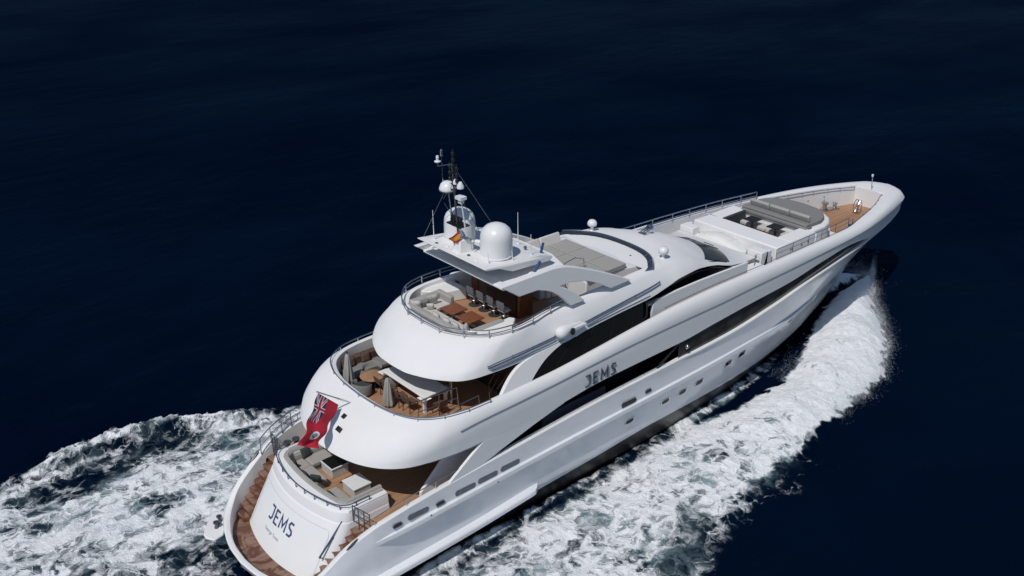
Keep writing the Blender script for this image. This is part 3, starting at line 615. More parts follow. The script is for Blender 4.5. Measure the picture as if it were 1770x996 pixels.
# ------------------------------------------------------------------ railings
def rail(name, pts, h, posts, m='steel', mid=True, r=.026, n=60, lean=0, parent=Y, closed_ends=True):
    P = smoothpts(pts, n); Tt = [p+Vector((0,0,h)) for p in P]; mb = MB()
    line = ([P[0]] if closed_ends else [])+Tt+([P[-1]] if closed_ends else []); mb.tube(line, r, 6)
    if mid: mb.tube([p+Vector((0,0,h*.5)) for p in P], r*.7, 5)
    for i in range(posts): k = round(i*(n-1)/(posts-1)); mb.tube([P[k], Tt[k]], r*.9, 5)
    return mb.build(name, m, parent)
o = .12
def along(tab, x0, x1, off, z=0, side=-1, n=14):
    out = []
    for x in np.linspace(x0, x1, n): out.append((x, side*(interp(tab[1:], x, 1)-off), interp(tab[1:], x, 2)+z))
    return out
def aft_loop(tab, off, xs, n=30):
    R = [p for p in ring(tab) if p.x < xs] if tab is TOP else [p for p in ring2(tab) if p.x < xs]
    Q = inner_of(R, off); return mirror(reversed(Q)) + Q[1:]
rail('bridge_deck_railing', aft_loop(TOP, .02, 9.2), .17, 13, n=110, mid=False)
rail('sundeck_railing', aft_loop(ST, -.10, 14.2), .33, 15, n=120)
# transom rail
tr = [Vector(p) for p in tring(3.52, 2.18, .08, 2.66, .48)]
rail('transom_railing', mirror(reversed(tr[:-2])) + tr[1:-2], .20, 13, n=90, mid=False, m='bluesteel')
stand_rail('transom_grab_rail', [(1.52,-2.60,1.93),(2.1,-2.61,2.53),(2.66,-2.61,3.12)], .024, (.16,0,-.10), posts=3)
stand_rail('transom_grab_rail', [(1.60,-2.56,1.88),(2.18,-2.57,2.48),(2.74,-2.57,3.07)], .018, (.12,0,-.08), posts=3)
for s in (-1, 1):
    g = MB()   # gate at the head of the stairs
    a = Vector((3.05,s*2.78,2.75)); b = Vector((3.2,s*3.72,2.78))
    for hh in (.98,.62,.28): g.tube([a+Vector((0,0,hh)), b+Vector((0,0,hh))], .022, 6)
    for t in (0,.33,.66,1): q = a.lerp(b,t); g.tube([q, q+Vector((0,0,1.0))], .024, 6)
    g.build('stair_gate', 'darksteel', Y)
    rail('bulwark_railing', [(x, s*(top_y(x)-.14), top_z(x)+.03) for x in np.linspace(3.3,9.0,10)], .34 , 5, mid=False, n=50, r=.02)
    rail('bulwark_railing', [(x, s*(top_y(x)-.12), top_z(x)+.03) for x in np.linspace(9.6,19.5,12)], .12, 8, mid=False, n=50, r=.018)
    rail('fore_deck_railing', [(x, s*(interp(TOP[1:],x,1)-.34), interp(TOP[1:],x,2)+.03) for x in np.linspace(19.8,36.0,14)] , .46 if s > 0 else .05, 12 if s > 0 else 9, n=70, m='steel' if s > 0 else 'darksteel', mid=(s>0), r=.03 if s > 0 else .014)
    if s < 0: rail('fore_deck_railing', [(x, s*(interp(TOP[1:],x,1)-.62), interp(TOP[1:],x,2)-.1) for x in np.linspace(29.0,36.6,14)], .50, 6, n=50, m='darksteel', r=.018)
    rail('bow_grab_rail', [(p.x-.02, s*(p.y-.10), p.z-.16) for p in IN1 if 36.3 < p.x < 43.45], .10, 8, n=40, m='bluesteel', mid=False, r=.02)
    if s > 0: rail('boarding_rail', [(x, s*(top_y(x)-.25), top_z(x)+.02) for x in (2.6,3.0,3.6,4.2,4.9)], .75 if s > 0 else .14, 5, n=20)
    ft = MB().grid([[Vector((2.32,s*3.79,2.86))+Vector((.80,s*.12,.58))*(.30*k*math.cos(a))+Vector((.3,-s*.8,-.3))*(.085*k*math.sin(a))+Vector((-.4,s*.25,.8))*h for a in np.linspace(0,2*math.pi,20,endpoint=False)] for k,h in ((1.0,-.03),(1.0,.045),(.75,.06),(.02,.05))], closed=True).build('quarter_fairlead', 'black', Y)
    if s < 0: pass
    w = MB()
    for dx in (0,.42): w.lathe((3.75+dx,s*3.45,2.75), [(.2,0),(.2,.1),(.1,.16),(.1,.34),(.17,.42),(.17,.48),(0,.5)], 12)
    w.box((3.95,s*3.45,2.8),(1.0,.4,.1))
    if s > 0: w.build('mooring_winch', 'darksteel', Y)
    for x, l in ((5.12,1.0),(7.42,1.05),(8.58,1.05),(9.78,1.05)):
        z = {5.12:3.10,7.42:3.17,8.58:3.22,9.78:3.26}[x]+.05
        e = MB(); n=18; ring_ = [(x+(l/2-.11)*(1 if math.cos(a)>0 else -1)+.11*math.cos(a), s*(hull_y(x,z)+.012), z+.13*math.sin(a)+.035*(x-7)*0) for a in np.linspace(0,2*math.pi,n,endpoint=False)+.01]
        e.add([(p[0],p[1]-s*.06,p[2]) for p in ring_]+ring_, [tuple(range(n,2*n))]+[(i,(i+1)%n,n+(i+1)%n,n+i) for i in range(n)]); e.build('bulwark_slot', 'slot', Y, smooth=0)  # recess drawn as a flat patch, its shade put into the colour
    for x, z, l, hh in ((4.15,3.06,.42,.16),(6.16,3.15,.42,.16),(16.95,3.50,.95,.22),(18.27,3.58,.40,.17),(27.5,3.95,.5,.12)):
        if x > 27: continue
        f = MB(); n=20; rg = lambda k, dy: [(x+(l/2-hh*.5)*(1 if math.cos(a)>0 else -1)+(hh*.5*k)*math.cos(a), s*(hull_y(x,z)+dy), z+hh*.55*k*math.sin(a)) for a in np.linspace(0,2*math.pi,n,endpoint=False)+.01]
        R1, R2, R3 = rg(1.35,0), rg(1.3,.03), rg(.95,.015); f.grid([R1,R2,R3], closed=True); fo = f.build('fairlead', 'steel', Y, smooth=0)
        MB().add(rg(.98,.012), [tuple(range(n))]).build('fairlead_opening', 'black', fo, smooth=0)
    for x, z in ((17.3,2.25),(19.82,2.32),(21.1,2.33),(22.4,2.36),(24.8,2.52),(26.0,2.6),(31.3,2.55),(32.4,2.75)):
        y = hull_y(x,z); sl2 = (hull_y(x+.4,z)-hull_y(x-.4,z))/.8; l, hh = (.62,.30) if x < 28 else (.5,.24)
        rg = lambda k, dy: [(x+l/2*k*np.sign(math.cos(a))*abs(math.cos(a))**.6, s*(hull_y(x,z+hh/2*k*math.sin(a))+dy+sl2*l/2*k*np.sign(math.cos(a))*abs(math.cos(a))**.6), z+hh/2*k*np.sign(math.sin(a))*abs(math.sin(a))**.7) for a in np.linspace(0,2*math.pi,24,endpoint=False)]
        f = MB(); f.grid([rg(1.12,0), rg(1.10,.022), rg(.86,.018)], closed=True); fo = f.build('porthole', 'steel', Y, smooth=0)
        MB().add(rg(.9,.014), [tuple(range(24))]).build('pane', 'glass', fo, smooth=0)
    for x in (5.6,9.0): MB().lathe((x,s*(hull_y(x,2.9)+.15),2.92), [(.035,0),(.035,.02),(0,.02)], 8, axis=(0,s,0)).build('hull_outlet', 'black', Y)
    mb = MB().lathe((20.95, s*(hull_y(20.95,4.9)-.02), 4.95), [(.14,0),(.1,.03),(.08,.08),(0,.1)], 10, axis=(.2,s,.2)).build('side_lamp', 'steel', Y)

# ------------------------------------------------------------------ foredeck
bx_ = MB()
ow, wl = 2.8, 1.85
bx_.prism([(29.7,-ow),(31.0,-ow),(31.0,ow),(29.7,ow)], 5.86, 7.17); bx_.prism([(33.3,-ow),(33.45,-ow),(33.45,ow),(33.3,ow)], 5.86, 7.05)
bx_.prism([(31.0,-ow),(33.3,-ow),(33.3,-wl),(31.0,-wl)], 5.86, 7.17); bx_.prism([(31.0,wl),(33.3,wl),(33.3,ow),(31.0,ow)], 5.86, 7.17)
fb = bx_.build('seating_coaming', 'white', Y, bevel=.09)
MB().bx(31.0,33.3,-wl,wl,5.9,6.05).build('seating_well_floor', 'teak', Y, smooth=0)
for k,(y,z) in enumerate(((1.6,6.75),(1.0,6.6),(.2,6.72),(-.5,6.55),(-1.5,6.65),(-1.9,6.7))): MB().lathe((29.7,y,z), [(.05,0),(.05,.03),(0,.035)], 8, axis=(-1,0,0)).build('coaming_fitting', 'darksteel', fb)
for k,(x,z) in enumerate(((31.0,6.75),(31.15,6.75),(32.0,6.75),(32.6,6.8))): MB().lathe((x,-2.8,z), [(.05,0),(.05,.03),(0,.035)], 8, axis=(0,-1,0)).build('coaming_fitting', 'darksteel', fb)
pf = [(33.2,-2.45),(34.6,-2.5),(35.3,-2.35),(35.95,-1.95),(36.4,-1.3),(36.6,-.5),(36.6,.5),(36.4,1.3),(35.95,1.95),(35.3,2.35),(34.6,2.5),(33.2,2.45)]
MB().prism(pf, 5.3, 7.10).build('sunbed_platform', 'white', Y, bevel=.12)
MB().prism([(36.3,-1.9),(37.3,-1.3),(37.6,0),(37.3,1.3),(36.3,1.9)], 5.3, 6.0).build('sunbed_step', 'white', Y, bevel=.1)
for s in (-1, 1):
    y0, y1 = (1.85,2.75)
    MB().bx(28.45,29.05,s*y0,s*y1,5.86,7.2).build('deck_locker', 'white', Y, bevel=.04)
    MB().plate([(28.6,5.9),(29.35,5.9),(29.35,7.15),(28.9,7.15)], s*2.75,s*2.55).build('crane_post', 'white', Y, bevel=.03)
cr = MB().bx(26.9,28.2,-3.25,-2.55,5.86,6.75).build('deck_box', 'white', Y, bevel=.04)
MB().tube([(27.3,-2.5,6.9),(28.1,-2.65,7.0),(28.5,-2.3,6.95)], .025, 5).build('davit_arm', 'varnish', Y)
MB().tube([(27.6,-2.9,6.95),(28.5,-2.4,7.05)], .03, 5).build('davit_arm', 'steel', Y)
MB().tube([(43.8,0,6.44),(43.66,0,7.35)], .03, 6).build('jackstaff', 'steel', Y)
MB().lathe((43.66,0,7.33), [(.05,0),(.07,.05),(.07,.14),(0,.18)], 8).build('bow_light', 'dome', Y)
h = MB()
for dy in (-.1,.1): h.tube([(42.2+.32*math.cos(a), -.1+dy, 5.75+.42*math.sin(a)) for a in np.linspace(0,2*math.pi,20,endpoint=False)], .025, 6, closed=True)
for a in np.linspace(0,math.pi,5): h.tube([(42.2+.32*math.cos(a),-.1,5.75+.42*math.sin(a)),(42.2-.32*math.cos(a),-.1,5.75-.42*math.sin(a))], .015, 5)
h.box((42.2,-.1,5.4),(.3,.4,.16)); h.build('chain_wheel', 'steel', Y)
for s in (-1, 1):
    w = MB(); w.lathe((41.0,s*1.45,5.3), [(.26,0),(.26,.12),(.14,.2),(.14,.42),(.24,.5),(.24,.56),(0,.6)], 16); w.lathe((41.75,s*1.2,5.3), [(.22,0),(.22,.1),(.12,.2),(.12,.36),(.2,.42),(0,.46)], 16); w.box((41.4,s*1.3,5.36),(1.2,.4,.14),rz=-s*.3); w.build('anchor_windlass', 'steel', Y)
    b = MB(); b.lathe((38.6,s*1.75,5.3), [(.1,0),(.1,.4),(.15,.45),(.15,.5),(0,.52)], 10); b.lathe((38.95,s*1.65,5.3), [(.1,0),(.1,.4),(.15,.45),(.15,.5),(0,.52)], 10); b.build('bollard', 'darksteel', Y)
    MB().tube([(38.1,s*1.9,5.9),(38.3,s*1.86,6.2),(39.2,s*1.6,6.1),(39.3,s*1.55,5.35)], .03, 6).build('bow_step_rail', 'steel', Y)
    for x in (38.5,39.8,41.2,42.6): MB().lathe((x, s*(interp(TOP[1:],x,1)*.68-.02), 6.1), [(.05,0),(.05,.03),(0,.03)], 8, axis=(0,-s,0)).build('bulwark_fitting', 'darksteel', Y)

# ------------------------------------------------------------------ bar and sundeck joinery
bar = MB().bx(12.82,13.6,-1.38,1.9,7.98,9.08).build('bar_counter', 'varnish', Y, bevel=.015)
MB().bx(12.76,13.64,-1.42,1.92,9.08,9.13).build('bar_top', 'darkwood', bar, bevel=.01)
for y in (1.0,-.1): MB().bx(12.805,12.83,y-.16,y+.16,8.45,8.95).build('bar_niche', 'black', bar)
for y in (-.8,.4,1.4): MB().bx(12.80,12.82,y-.01,y+.01,8.0,9.05).build('bar_panel_joint', 'darkwood', bar)
for s in (-1, 1):
    MB().prism([(x, s*y) for x,y in ([(11.3,2.0),(12.4,1.7),(12.4,3.0),(11.2,3.02),(10.6,2.75)] if s > 0 else [(9.9,-2.85),(9.85,-2.1),(11.9,-1.85),(12.1,-2.3),(11.2,-2.9)])][::1], 7.98, 8.55).build('sundeck_side_unit', 'white', Y, bevel=.05) if s > 0 else \
    MB().prism([(9.95,-1.95),(11.9,-1.75),(12.05,-2.0),(11.2,-2.75),(10.1,-2.6)], 7.98, 8.55).build('sundeck_side_unit', 'white', Y, bevel=.05)
MB().lathe((12.6,2.72,8.35), [(.13,0),(.14,.03),(0,.04)], 14, axis=(-.3,-1,0)).build('speaker', 'darksteel', Y)
# stair opening rails on the bridge deck
g = MB()
for pts in ([(6.9,-1.95,5.45),(6.9,-1.95,6.45),(8.75,-2.1,6.45),(8.85,-2.1,5.45)], [(8.2,-3.15,5.45),(8.1,-3.15,6.4),(9.1,-3.1,6.4),(9.2,-3.1,5.45)], [(10.0,-2.7,5.45),(10.0,-2.7,6.45),(11.3,-2.3,7.3)], [(10.0,-3.2,5.45),(10.0,-3.2,6.4),(11.3,-3.0,7.2)],[(7.4,-2.6,5.6),(8.6,-2.6,5.75)],[(7.4,-3.2,5.6),(8.6,-3.1,5.75)]):
    g.tube(pts, .026, 6)
g.tube([(6.9,-1.95,5.95),(8.8,-2.1,5.95)], .018, 5); g.tube([(7.9,-2.03,5.45),(7.9,-2.03,6.45)], .02, 5); g.tube([(10.0,-2.7,5.95),(11.3,-2.3,6.8)], .018, 5)
g.build('stairwell_railing', 'steel', Y)
MB().tube([(8.85,-1.6,5.45),(8.85,-1.6,7.4)], .07, 10).build('deck_post', 'steel', Y)
for k in range(7): MB().bx(10.2+k*.28,10.5+k*.28,-3.3,-2.5,5.5+k*.26,5.58+k*.26).build('sundeck_stair_tread', 'darkwood', Y)
MB().bx(10.9,11.4,-3.35,3.35,5.45,7.36).build('saloon_aft_doors', 'darkwood', Y)
for x,y in ((4.7,.33),(4.25,.4)): pass
for x, y, z in ((4.44,-.35,6.0),(3.98,-.62,5.74)):
    MB().box((x,y,z),(.2,.18,.16), ry=-.6).build('overhang_light', 'black', Y)
fs = MB().tube([(5.1,0,6.05),(5.08,0,6.2),(3.5,0,7.36)], .032, 8).build('ensign_staff', 'steel', Y)
# ------------------------------------------------------------------ loose things on board
def pillow(mb, c, w, h, t, rz=0, tilt=0, mi=0, n=9):
    """square cushion, standing up facing local x and leaning back"""
    R = Matrix.Rotation(rz,3,'Z') @ Matrix.Rotation(tilt,3,'Y'); rows = []
    for sgn in (1,-1):
        rows = []
        for i in range(n):
            r = []
            for j in range(n):
                u, v = i/(n-1)*2-1, j/(n-1)*2-1; k = ((1-u**4)*(1-v**4))**.5
                pin = 1-.06*(u*u*v*v*0+ (1-abs(u))*abs(v)+ (1-abs(v))*abs(u))
                r.append(Vector(c)+R@Vector((sgn*t/2*k, u*w/2*pin, v*h/2*pin+h/2)))
            rows.append(r)
        mb.grid(rows, mi)
    return mb
def slab_cushion(mb, x0,x1,y0,y1,z0,z1): return mb.bx(x0,x1,y0,y1,z0,z1)

# ensign on the stern staff
def flag(name, label, hoist_a, hoist_b, fly, n_u, n_v, colour, mats, amp, group=None, wave=2.2):
    A, B, F = Vector(hoist_a), Vector(hoist_b), Vector(fly); mb = MB(); G = []
    nrm = (B-A).cross(F).normalized()
    for i in range(n_u+1):
        u = i/n_u; row = []
        for j in range(n_v+1):
            v = j/n_v; p = A.lerp(B, v)
            sag = F*u + Vector((0.28*u*u*(v-.0), 0, -.25*u*u*v*0)); gather = (p-A)*(-.45*u**1.5)
            p = p+sag+gather+nrm*amp*u**.6*(math.sin(wave*2*math.pi*u+2.2*v)+.6*math.sin(9*v-3*u)*u); row.append(p)
        G.append(row)
    o = 0; V = [p for r in G for p in r]; faces = []; mi = []
    for i in range(n_u):
        for j in range(n_v):
            a = i*(n_v+1)+j; faces.append((a,a+1,a+n_v+2,a+n_v+1)); mi.append(colour((i+.5)/n_u,(j+.5)/n_v))
    V2 = [p+nrm*.012 for p in V]; N = len(V)
    mb.v = [tuple(p) for p in V+V2]; mb.f = faces+[tuple(N+k for k in f[::-1]) for f in faces]; mb.m = mi+mi
    ob = mb.build(name, mats, None, smooth=60, merge=False); return ob
def ensign(u, v):     # 0 red 1 blue 2 white 3 green
    if u < .5 and v < .5:
        x, y = (u/.5-.5)*2, (v/.5-.5)       # canton 2 wide, 1 high
        if abs(x) < .10 or abs(y) < .10: return 0
        if abs(x) < .17 or abs(y) < .17: return 2
        d = min(abs(y-x*.5), abs(y+x*.5))/1.118
        if d < .035: return 0
        if d < .10: return 2
        return 1
    r = math.hypot((u-.75)*2, v-.55)
    if r < .10: return 3
    if r < .17: return 2
    return 0
ef = flag('ensign_flag', '', (3.56,0,7.28), (4.42,0,6.40), (-1.52,-.92,-1.30), 110, 64, ensign, ['red','flagblue','flagwhite','flaggreen'], .115, wave=2.3)
tag(ef, 'red ensign with union jack corner and badge hanging from the stern staff', 'flag')
def spain(u, v): return 1 if .25 < v < .75 else 0
cf = flag('courtesy_flag', '', (10.58,-.2,12.32), (10.60,-.2,11.88), (-.36,.31,-.36), 24, 16, spain, ['red','yellow'], .05, wave=1.3)
tag(cf, 'small red and yellow striped flag flying at the foot of the mast', 'flag')

# aft deck lounge
def sofa(name, label, loc, parts, rz=0, m='fabric', group=None):
    t = thing(name, label, 'sofa', loc, rz, group)
    for nm, b, mm, bev in parts: MB().bx(*b).build(nm, mm or m, t, bevel=bev)
    return t
def loc_box(b, loc): return (b[0]-loc[0], b[1]-loc[0], b[2]-loc[1], b[3]-loc[1], b[4]-loc[2], b[5]-loc[2])
L0 = (3.4,1.0,2.75)
def P_(nm, b, mm=None, bev=.05, L=L0): return (nm, loc_box(b, L), mm, bev)
sofa('corner_sofa', 'grey L-shaped sofa on the port side of the aft deck', L0, [P_('base',(2.95,3.55,.1,2.05,2.755,2.95),'midfabric',.02),P_('base',(3.55,4.75,1.4,2.05,2.755,2.95),'midfabric',.02),
  P_('seat_cushion',(2.95,3.7,.1,1.35,2.95,3.16)),P_('seat_cushion',(2.95,3.7,1.36,2.06,2.95,3.16)),P_('seat_cushion',(3.72,4.75,1.36,2.06,2.95,3.16))])
L1 = (3.4,-1.2,2.75)
sofa('corner_sofa', 'grey L-shaped sofa on the starboard side of the aft deck with one dark cushion', L1, [P_('base',(2.95,3.55,-2.05,-.55,2.755,2.95),'midfabric',.02,L1),P_('base',(3.55,4.7,-2.05,-1.75,2.755,2.95),'midfabric',.02,L1),
  P_('seat_cushion',(2.95,3.7,-2.06,-.55,2.95,3.14),None,.05,L1),P_('seat_cushion',(3.72,4.7,-2.06,-1.72,2.95,3.12),None,.05,L1)])
cg = 'dark scatter cushions on the aft deck sofas'
for (x,y,rz,lab) in ((3.08,1.72,.5,'charcoal cushion in the inner corner of the port aft deck sofa'),(3.05,.62,.1,'charcoal cushion leaning on the aft back of the port deck sofa, left of the gap'),(3.85,1.95,-1.4,'charcoal cushion under the flag on the side of the port deck sofa'),
                     (3.1,-1.35,.0,'lone charcoal cushion on the starboard aft deck sofa'),(3.25,.15,.6,'charcoal cushion beside the gap between the two aft deck sofas')):
    o = pillow(MB(), (0,0,0), .48,.46,.16, 0, -.35).build('scatter_cushion', 'darkfabric', None, smooth=60); o.location = (x,y,3.16); o.rotation_euler = (0,0,rz); tag(o, lab, 'cushion', cg)
def low_table(label, x, y, top, inset):
    t = thing('coffee_table', label, 'coffee table', (x,y,2.75), 0, 'coffee tables on the aft deck')
    MB().bx(-.40,.40,-.42,.42,.0,.40).build('base', 'lightfabric', t, bevel=.02)
    MB().bx(-.43,.43,-.45,.45,.40,.47).build('table_top', 'deckwhite', t, bevel=.015)
    if inset: MB().bx(-.39,.39,-.41,.41,.468,.485).build('glass_inlay', 'blackglass', t)
    return t
low_table('low pale table with a black glass top between the aft deck sofas', 4.5, .85, 0, True)
low_table('low plain white square table on the starboard side of the aft deck', 4.42, -.93, 0, False)
r = thing('side_table', 'small round dark side table at the end of the port aft deck sofa', 'side table', (5.05,1.75,2.75)); MB().lathe((0,0,0), [(.18,0),(.18,.02),(.03,.04),(.03,.48)], 12).build('stand','darksteel',r); MB().lathe((0,0,.48), [(.28,0),(.28,.04),(0,.045)], 18).build('table_top','darkwood',r)

# sundeck lounge
L2 = (10.2,0,7.98)
st_ = sofa('lounge_sofa', 'big grey U-shaped sofa round the two tables on the open sundeck', L2, [P_('base',(9.45,10.2,-1.7,1.9,7.985,8.2),'midfabric',.02,L2),P_('base',(10.2,11.4,1.15,1.9,7.985,8.2),'midfabric',.02,L2),P_('base',(10.2,11.5,-1.7,-1.35,7.985,8.2),'midfabric',.02,L2),
   P_('seat_cushion',(9.5,10.2,.1,1.9,8.2,8.40),'lightfabric',.05,L2),P_('seat_cushion',(9.5,10.2,-1.72,.08,8.2,8.40),'lightfabric',.05,L2),P_('seat_cushion',(10.22,11.1,1.12,1.9,8.2,8.40),'lightfabric',.05,L2),P_('seat_cushion',(10.22,11.5,-1.72,-1.32,8.2,8.38),None,.05,L2),
   P_('backrest',(9.22,9.55,-1.75,2.0,8.2,8.66),None,.08,L2),P_('backrest',(9.5,11.15,1.82,2.2,8.2,8.68),None,.08,L2),P_('backrest',(9.55,11.5,-1.98,-1.68,8.2,8.62),None,.08,L2),P_('armrest',(10.98,11.22,1.1,2.15,8.2,8.72),None,.06,L2)])
cg = 'pale scatter cushions on the sundeck sofa'
for (x,y,rz,m_,sz,lab) in ((9.62,1.72,.7,'lightfabric',.46,'pale cushion in the port aft corner of the sundeck sofa'),(9.95,1.62,1.2,'midfabric',.42,'mid grey cushion standing between two pale ones on the sundeck sofa'),(10.35,1.62,1.35,'lightfabric',.58,'largest pale cushion, beside the armrest of the sundeck sofa'),
   (10.02,1.25,.9,'lightfabric',.34,'smallest pale cushion lying in front on the port end of the sundeck sofa'),(9.62,.2,0,'lightfabric',.42,'pale cushion on the aft back of the sundeck sofa, nearest the port corner'),(9.62,-.5,.1,'lightfabric',.42,'pale cushion behind the starboard table on the sundeck sofa'),
   (9.65,-1.1,-.1,'lightfabric',.44,'pale cushion on the aft back of the sundeck sofa near the starboard corner'),(9.85,-1.5,-.9,'lightfabric',.4,'pale cushion in the starboard corner of the sundeck sofa')):
    o = pillow(MB(), (0,0,0), sz,sz*.95,.17, 0, -.3).build('scatter_cushion', m_, None, smooth=60); o.location = (x,y,8.40); o.rotation_euler = (0,0,rz); tag(o, lab, 'cushion', cg)
def cocktail(label, y):
    t = thing('sundeck_table', label, 'table', (10.75,y,7.98), 0, 'varnished tables on the sundeck')
    MB().bx(-.44,.44,-.44,.44,.43,.48).build('table_top','tabletop',t,bevel=.012); b = MB(); b.lathe((0,0,0),[(.24,0),(.24,.03),(.05,.06),(.05,.43)],14); b.build('pedestal','steel',t)
    b = MB(); b.bx(-.3,.3,-.03,.03,.38,.428); b.bx(-.03,.03,-.3,.3,.38,.428); b.build('top_bracket','darksteel',t); return t
cocktail('square varnished wood table on the port half of the sundeck lounge', .56)
cocktail('square varnished wood table on the starboard half of the sundeck lounge', -.56)
def stool():
    t = thing('bar_stool', 'bar stool at the port end of the sundeck bar, farthest from the rail', 'bar stool', (12.28,1.02,7.98), 0, 'bar stools along the sundeck bar')
    MB().lathe((0,0,0), [(.26,0),(.27,.02),(.06,.05),(0,.05)], 20).build('base_plate','darksteel',t)
    MB().lathe((0,0,.05), [(.045,0),(.045,.35),(.035,.36),(.035,.46)], 10).build('column','steel',t)
    MB().tube([(.0+.2*math.cos(a),.2*math.sin(a),.30) for a in np.linspace(0,2*math.pi,16,endpoint=False)], .018, 5, closed=True).build('foot_ring','steel',t)
    MB().bx(-.22,.22,-.22,.22,.46,.55).build('seat','lightfabric',t,bevel=.035)
    b = MB(); b.box((-.24,0,.78),(.07,.46,.38),ry=-.12); b.build('backrest','lightfabric',t,bevel=.03)
    b = MB()
    for s in (-1,1): b.tube([(-.2,s*.2,.5),(-.26,s*.23,.72),(.1,s*.24,.70),(.14,s*.22,.5)], .02, 5)
    b.build('arm_frame','darksteel',t); return t
s0 = stool()
for y, lab in ((.34,'second bar stool from the port end of the sundeck bar'),(-.34,'second bar stool from the starboard end of the sundeck bar'),(-1.02,'bar stool at the starboard end of the sundeck bar, nearest the rail')):
    copy_thing(s0, (12.28,y,7.98), random.uniform(-.1,.1), lab)
# sun pad
t = thing('sun_pad', 'large grey sun pad with pale seams in front of the sundeck windscreen', 'sun pad', (17.6,0,8.905))
for i in range(2):
    for j in range(3): MB().bx(-1.22+i*1.24, -.0+i*1.24, -2.0+j*1.33+.005, -2.0+(j+1)*1.33-.005, 0, .22).build('mattress','fabric',t,bevel=.035)
MB().bx(-1.26,1.27,-2.02,2.02,.0,.05).build('base_board','midfabric',t)
for a_, b_ in (((-1.2,-.67,.222),(1.24,-.67,.222)),((-1.2,.66,.222),(1.24,.66,.222)),((.02,-2,.222),(.02,1.98,.222))): MB().tube([a_,b_],.010,5).build('piping','lightfabric',t)
hg = 'pale headrests along the sun pad'
for x, lab in ((16.5,'pale headrest on the port edge of the sun pad, nearer the white domes'),(17.82,'pale headrest on the port edge of the sun pad, nearer the windscreen')):
    o = MB().box((0,0,.27),(1.28,.15,.56),rx=-.3).build('headrest','padwhite',None,bevel=.05); o.location=(x,2.06,9.0); tag(o,lab,'headrest',hg)
low = MB().bx(-.5,.5,-.45,.45,0,.42).build('ottoman','fabric',None,bevel=.06); low.location=(14.9,-1.9,7.985); tag(low,'grey box seat under the hardtop arch on the sundeck','seat')

# bridge deck aft: parasols, dining table, chairs, lounge
def parasol(label, loc, fat=1, k_=.85):
    t = thing('closed_parasol', label, 'parasol', loc, 0, 'closed parasols on the bridge deck')
    rows = []
    for z, r, q in ((.62,.19,.3),(.75,.20,.35),(1.1,.165,.3),(1.6,.12,.25),(1.95,.085,.2),(2.08,.05,0),(2.12,.0,0)):
        r *= fat; z *= k_
        rows.append([(r*(1+q*(.5*math.cos(8*a)+.25*math.cos(3*a+1)))*math.cos(a+z*.3), r*(1+q*(.5*math.cos(8*a)+.25*math.cos(3*a+1)))*math.sin(a+z*.3), z) for a in np.linspace(0,2*math.pi,48,endpoint=False)])
    MB().grid(rows,closed=True).build('canopy','canvas',t,smooth=60); MB().tube([(0,0,0),(0,0,2.2*k_)],.03,8).build('pole','steel',t)
    MB().lathe((0,0,0),[(.28,0),(.28,.05),(.06,.08),(.05,.2)],16).build('base','darksteel',t); MB().lathe((0,0,2.16*k_),[(.04,0),(.05,.05),(0,.09)],8).build('finial','darkwood',t); return t
p0 = parasol('closed grey parasol at the port aft corner of the bridge deck rail', (6.32,2.28,5.3), 1.1)
copy_thing(p0, (6.72,-.08,5.02), .7, 'closed grey parasol standing aft of the white dining table')
t = thing('dining_table', 'long white dining table half in the shade of the sundeck overhang', 'dining table', (8.1,-.05,5.45))
MB().prism([(-.62,-1.5),(.62,-1.5),(.62,1.5),(-.62,1.5)],.69,.78).build('table_top','cover',t,bevel=.03)
for x in (-.54,.54):
    for y in (-1.42,1.42): MB().grid([[(x+k*w*a,y+k*w*b,z) for a,b in ((-1,-1),(1,-1),(1,1),(-1,1))] for z,w,k in ((0,.055,1),(.40,.055,1),(.58,.085,1),(.69,.22,1))],closed=True).build('leg','cover',t)
def chair(label, loc, rz):
    t = thing('dining_chair', label, 'chair', loc, rz, 'brown dining chairs round the white table')
    MB().bx(-.22,.22,-.22,.22,.42,.48).build('seat','brownfabric',t,bevel=.02); MB().box((-.23,0,.60),(.05,.44,.30),ry=-.15).build('backrest','brownfabric',t,bevel=.015)
    for x in (-.2,.2):
        for y in (-.2,.2): MB().tube([(x,y,.43),(x*1.15,y*1.1,0)],.02,6).build('leg','darkwood',t)
    return t
c0 = chair('brown dining chair at the port end of the aft side of the white table', (7.22,1.1,5.45), 0)
for k,(x,y,rz,lab) in enumerate(((7.2,.45,.15,'second brown dining chair from the port end, behind the aft parasol'),(7.2,-.3,-.1,'third brown dining chair from the port end on the aft side of the table'),(7.22,-.95,.1,'brown dining chair at the starboard end of the aft side, beside the stairwell rail'),(8.0,-1.95,1.57,'brown dining chair at the starboard head of the white table'))):
    copy_thing(c0,(x,y,5.45),rz,lab)
L3 = (7.6,2.6,5.45)
sofa('bridge_deck_sofa','brown grey sofa along the port rail of the bridge deck, in deep shade',L3,[P_('base',(6.5,9.6,2.55,3.35,5.455,5.65),'darkwood',.02,L3),P_('seat_cushion',(6.45,8.0,2.4,3.2,5.65,5.88),'midfabric',.06,L3),P_('seat_cushion',(8.02,9.6,2.4,3.2,5.65,5.88),'midfabric',.06,L3),P_('backrest',(6.6,9.6,3.15,3.45,5.65,6.25),'brownfabric',.06,L3)])
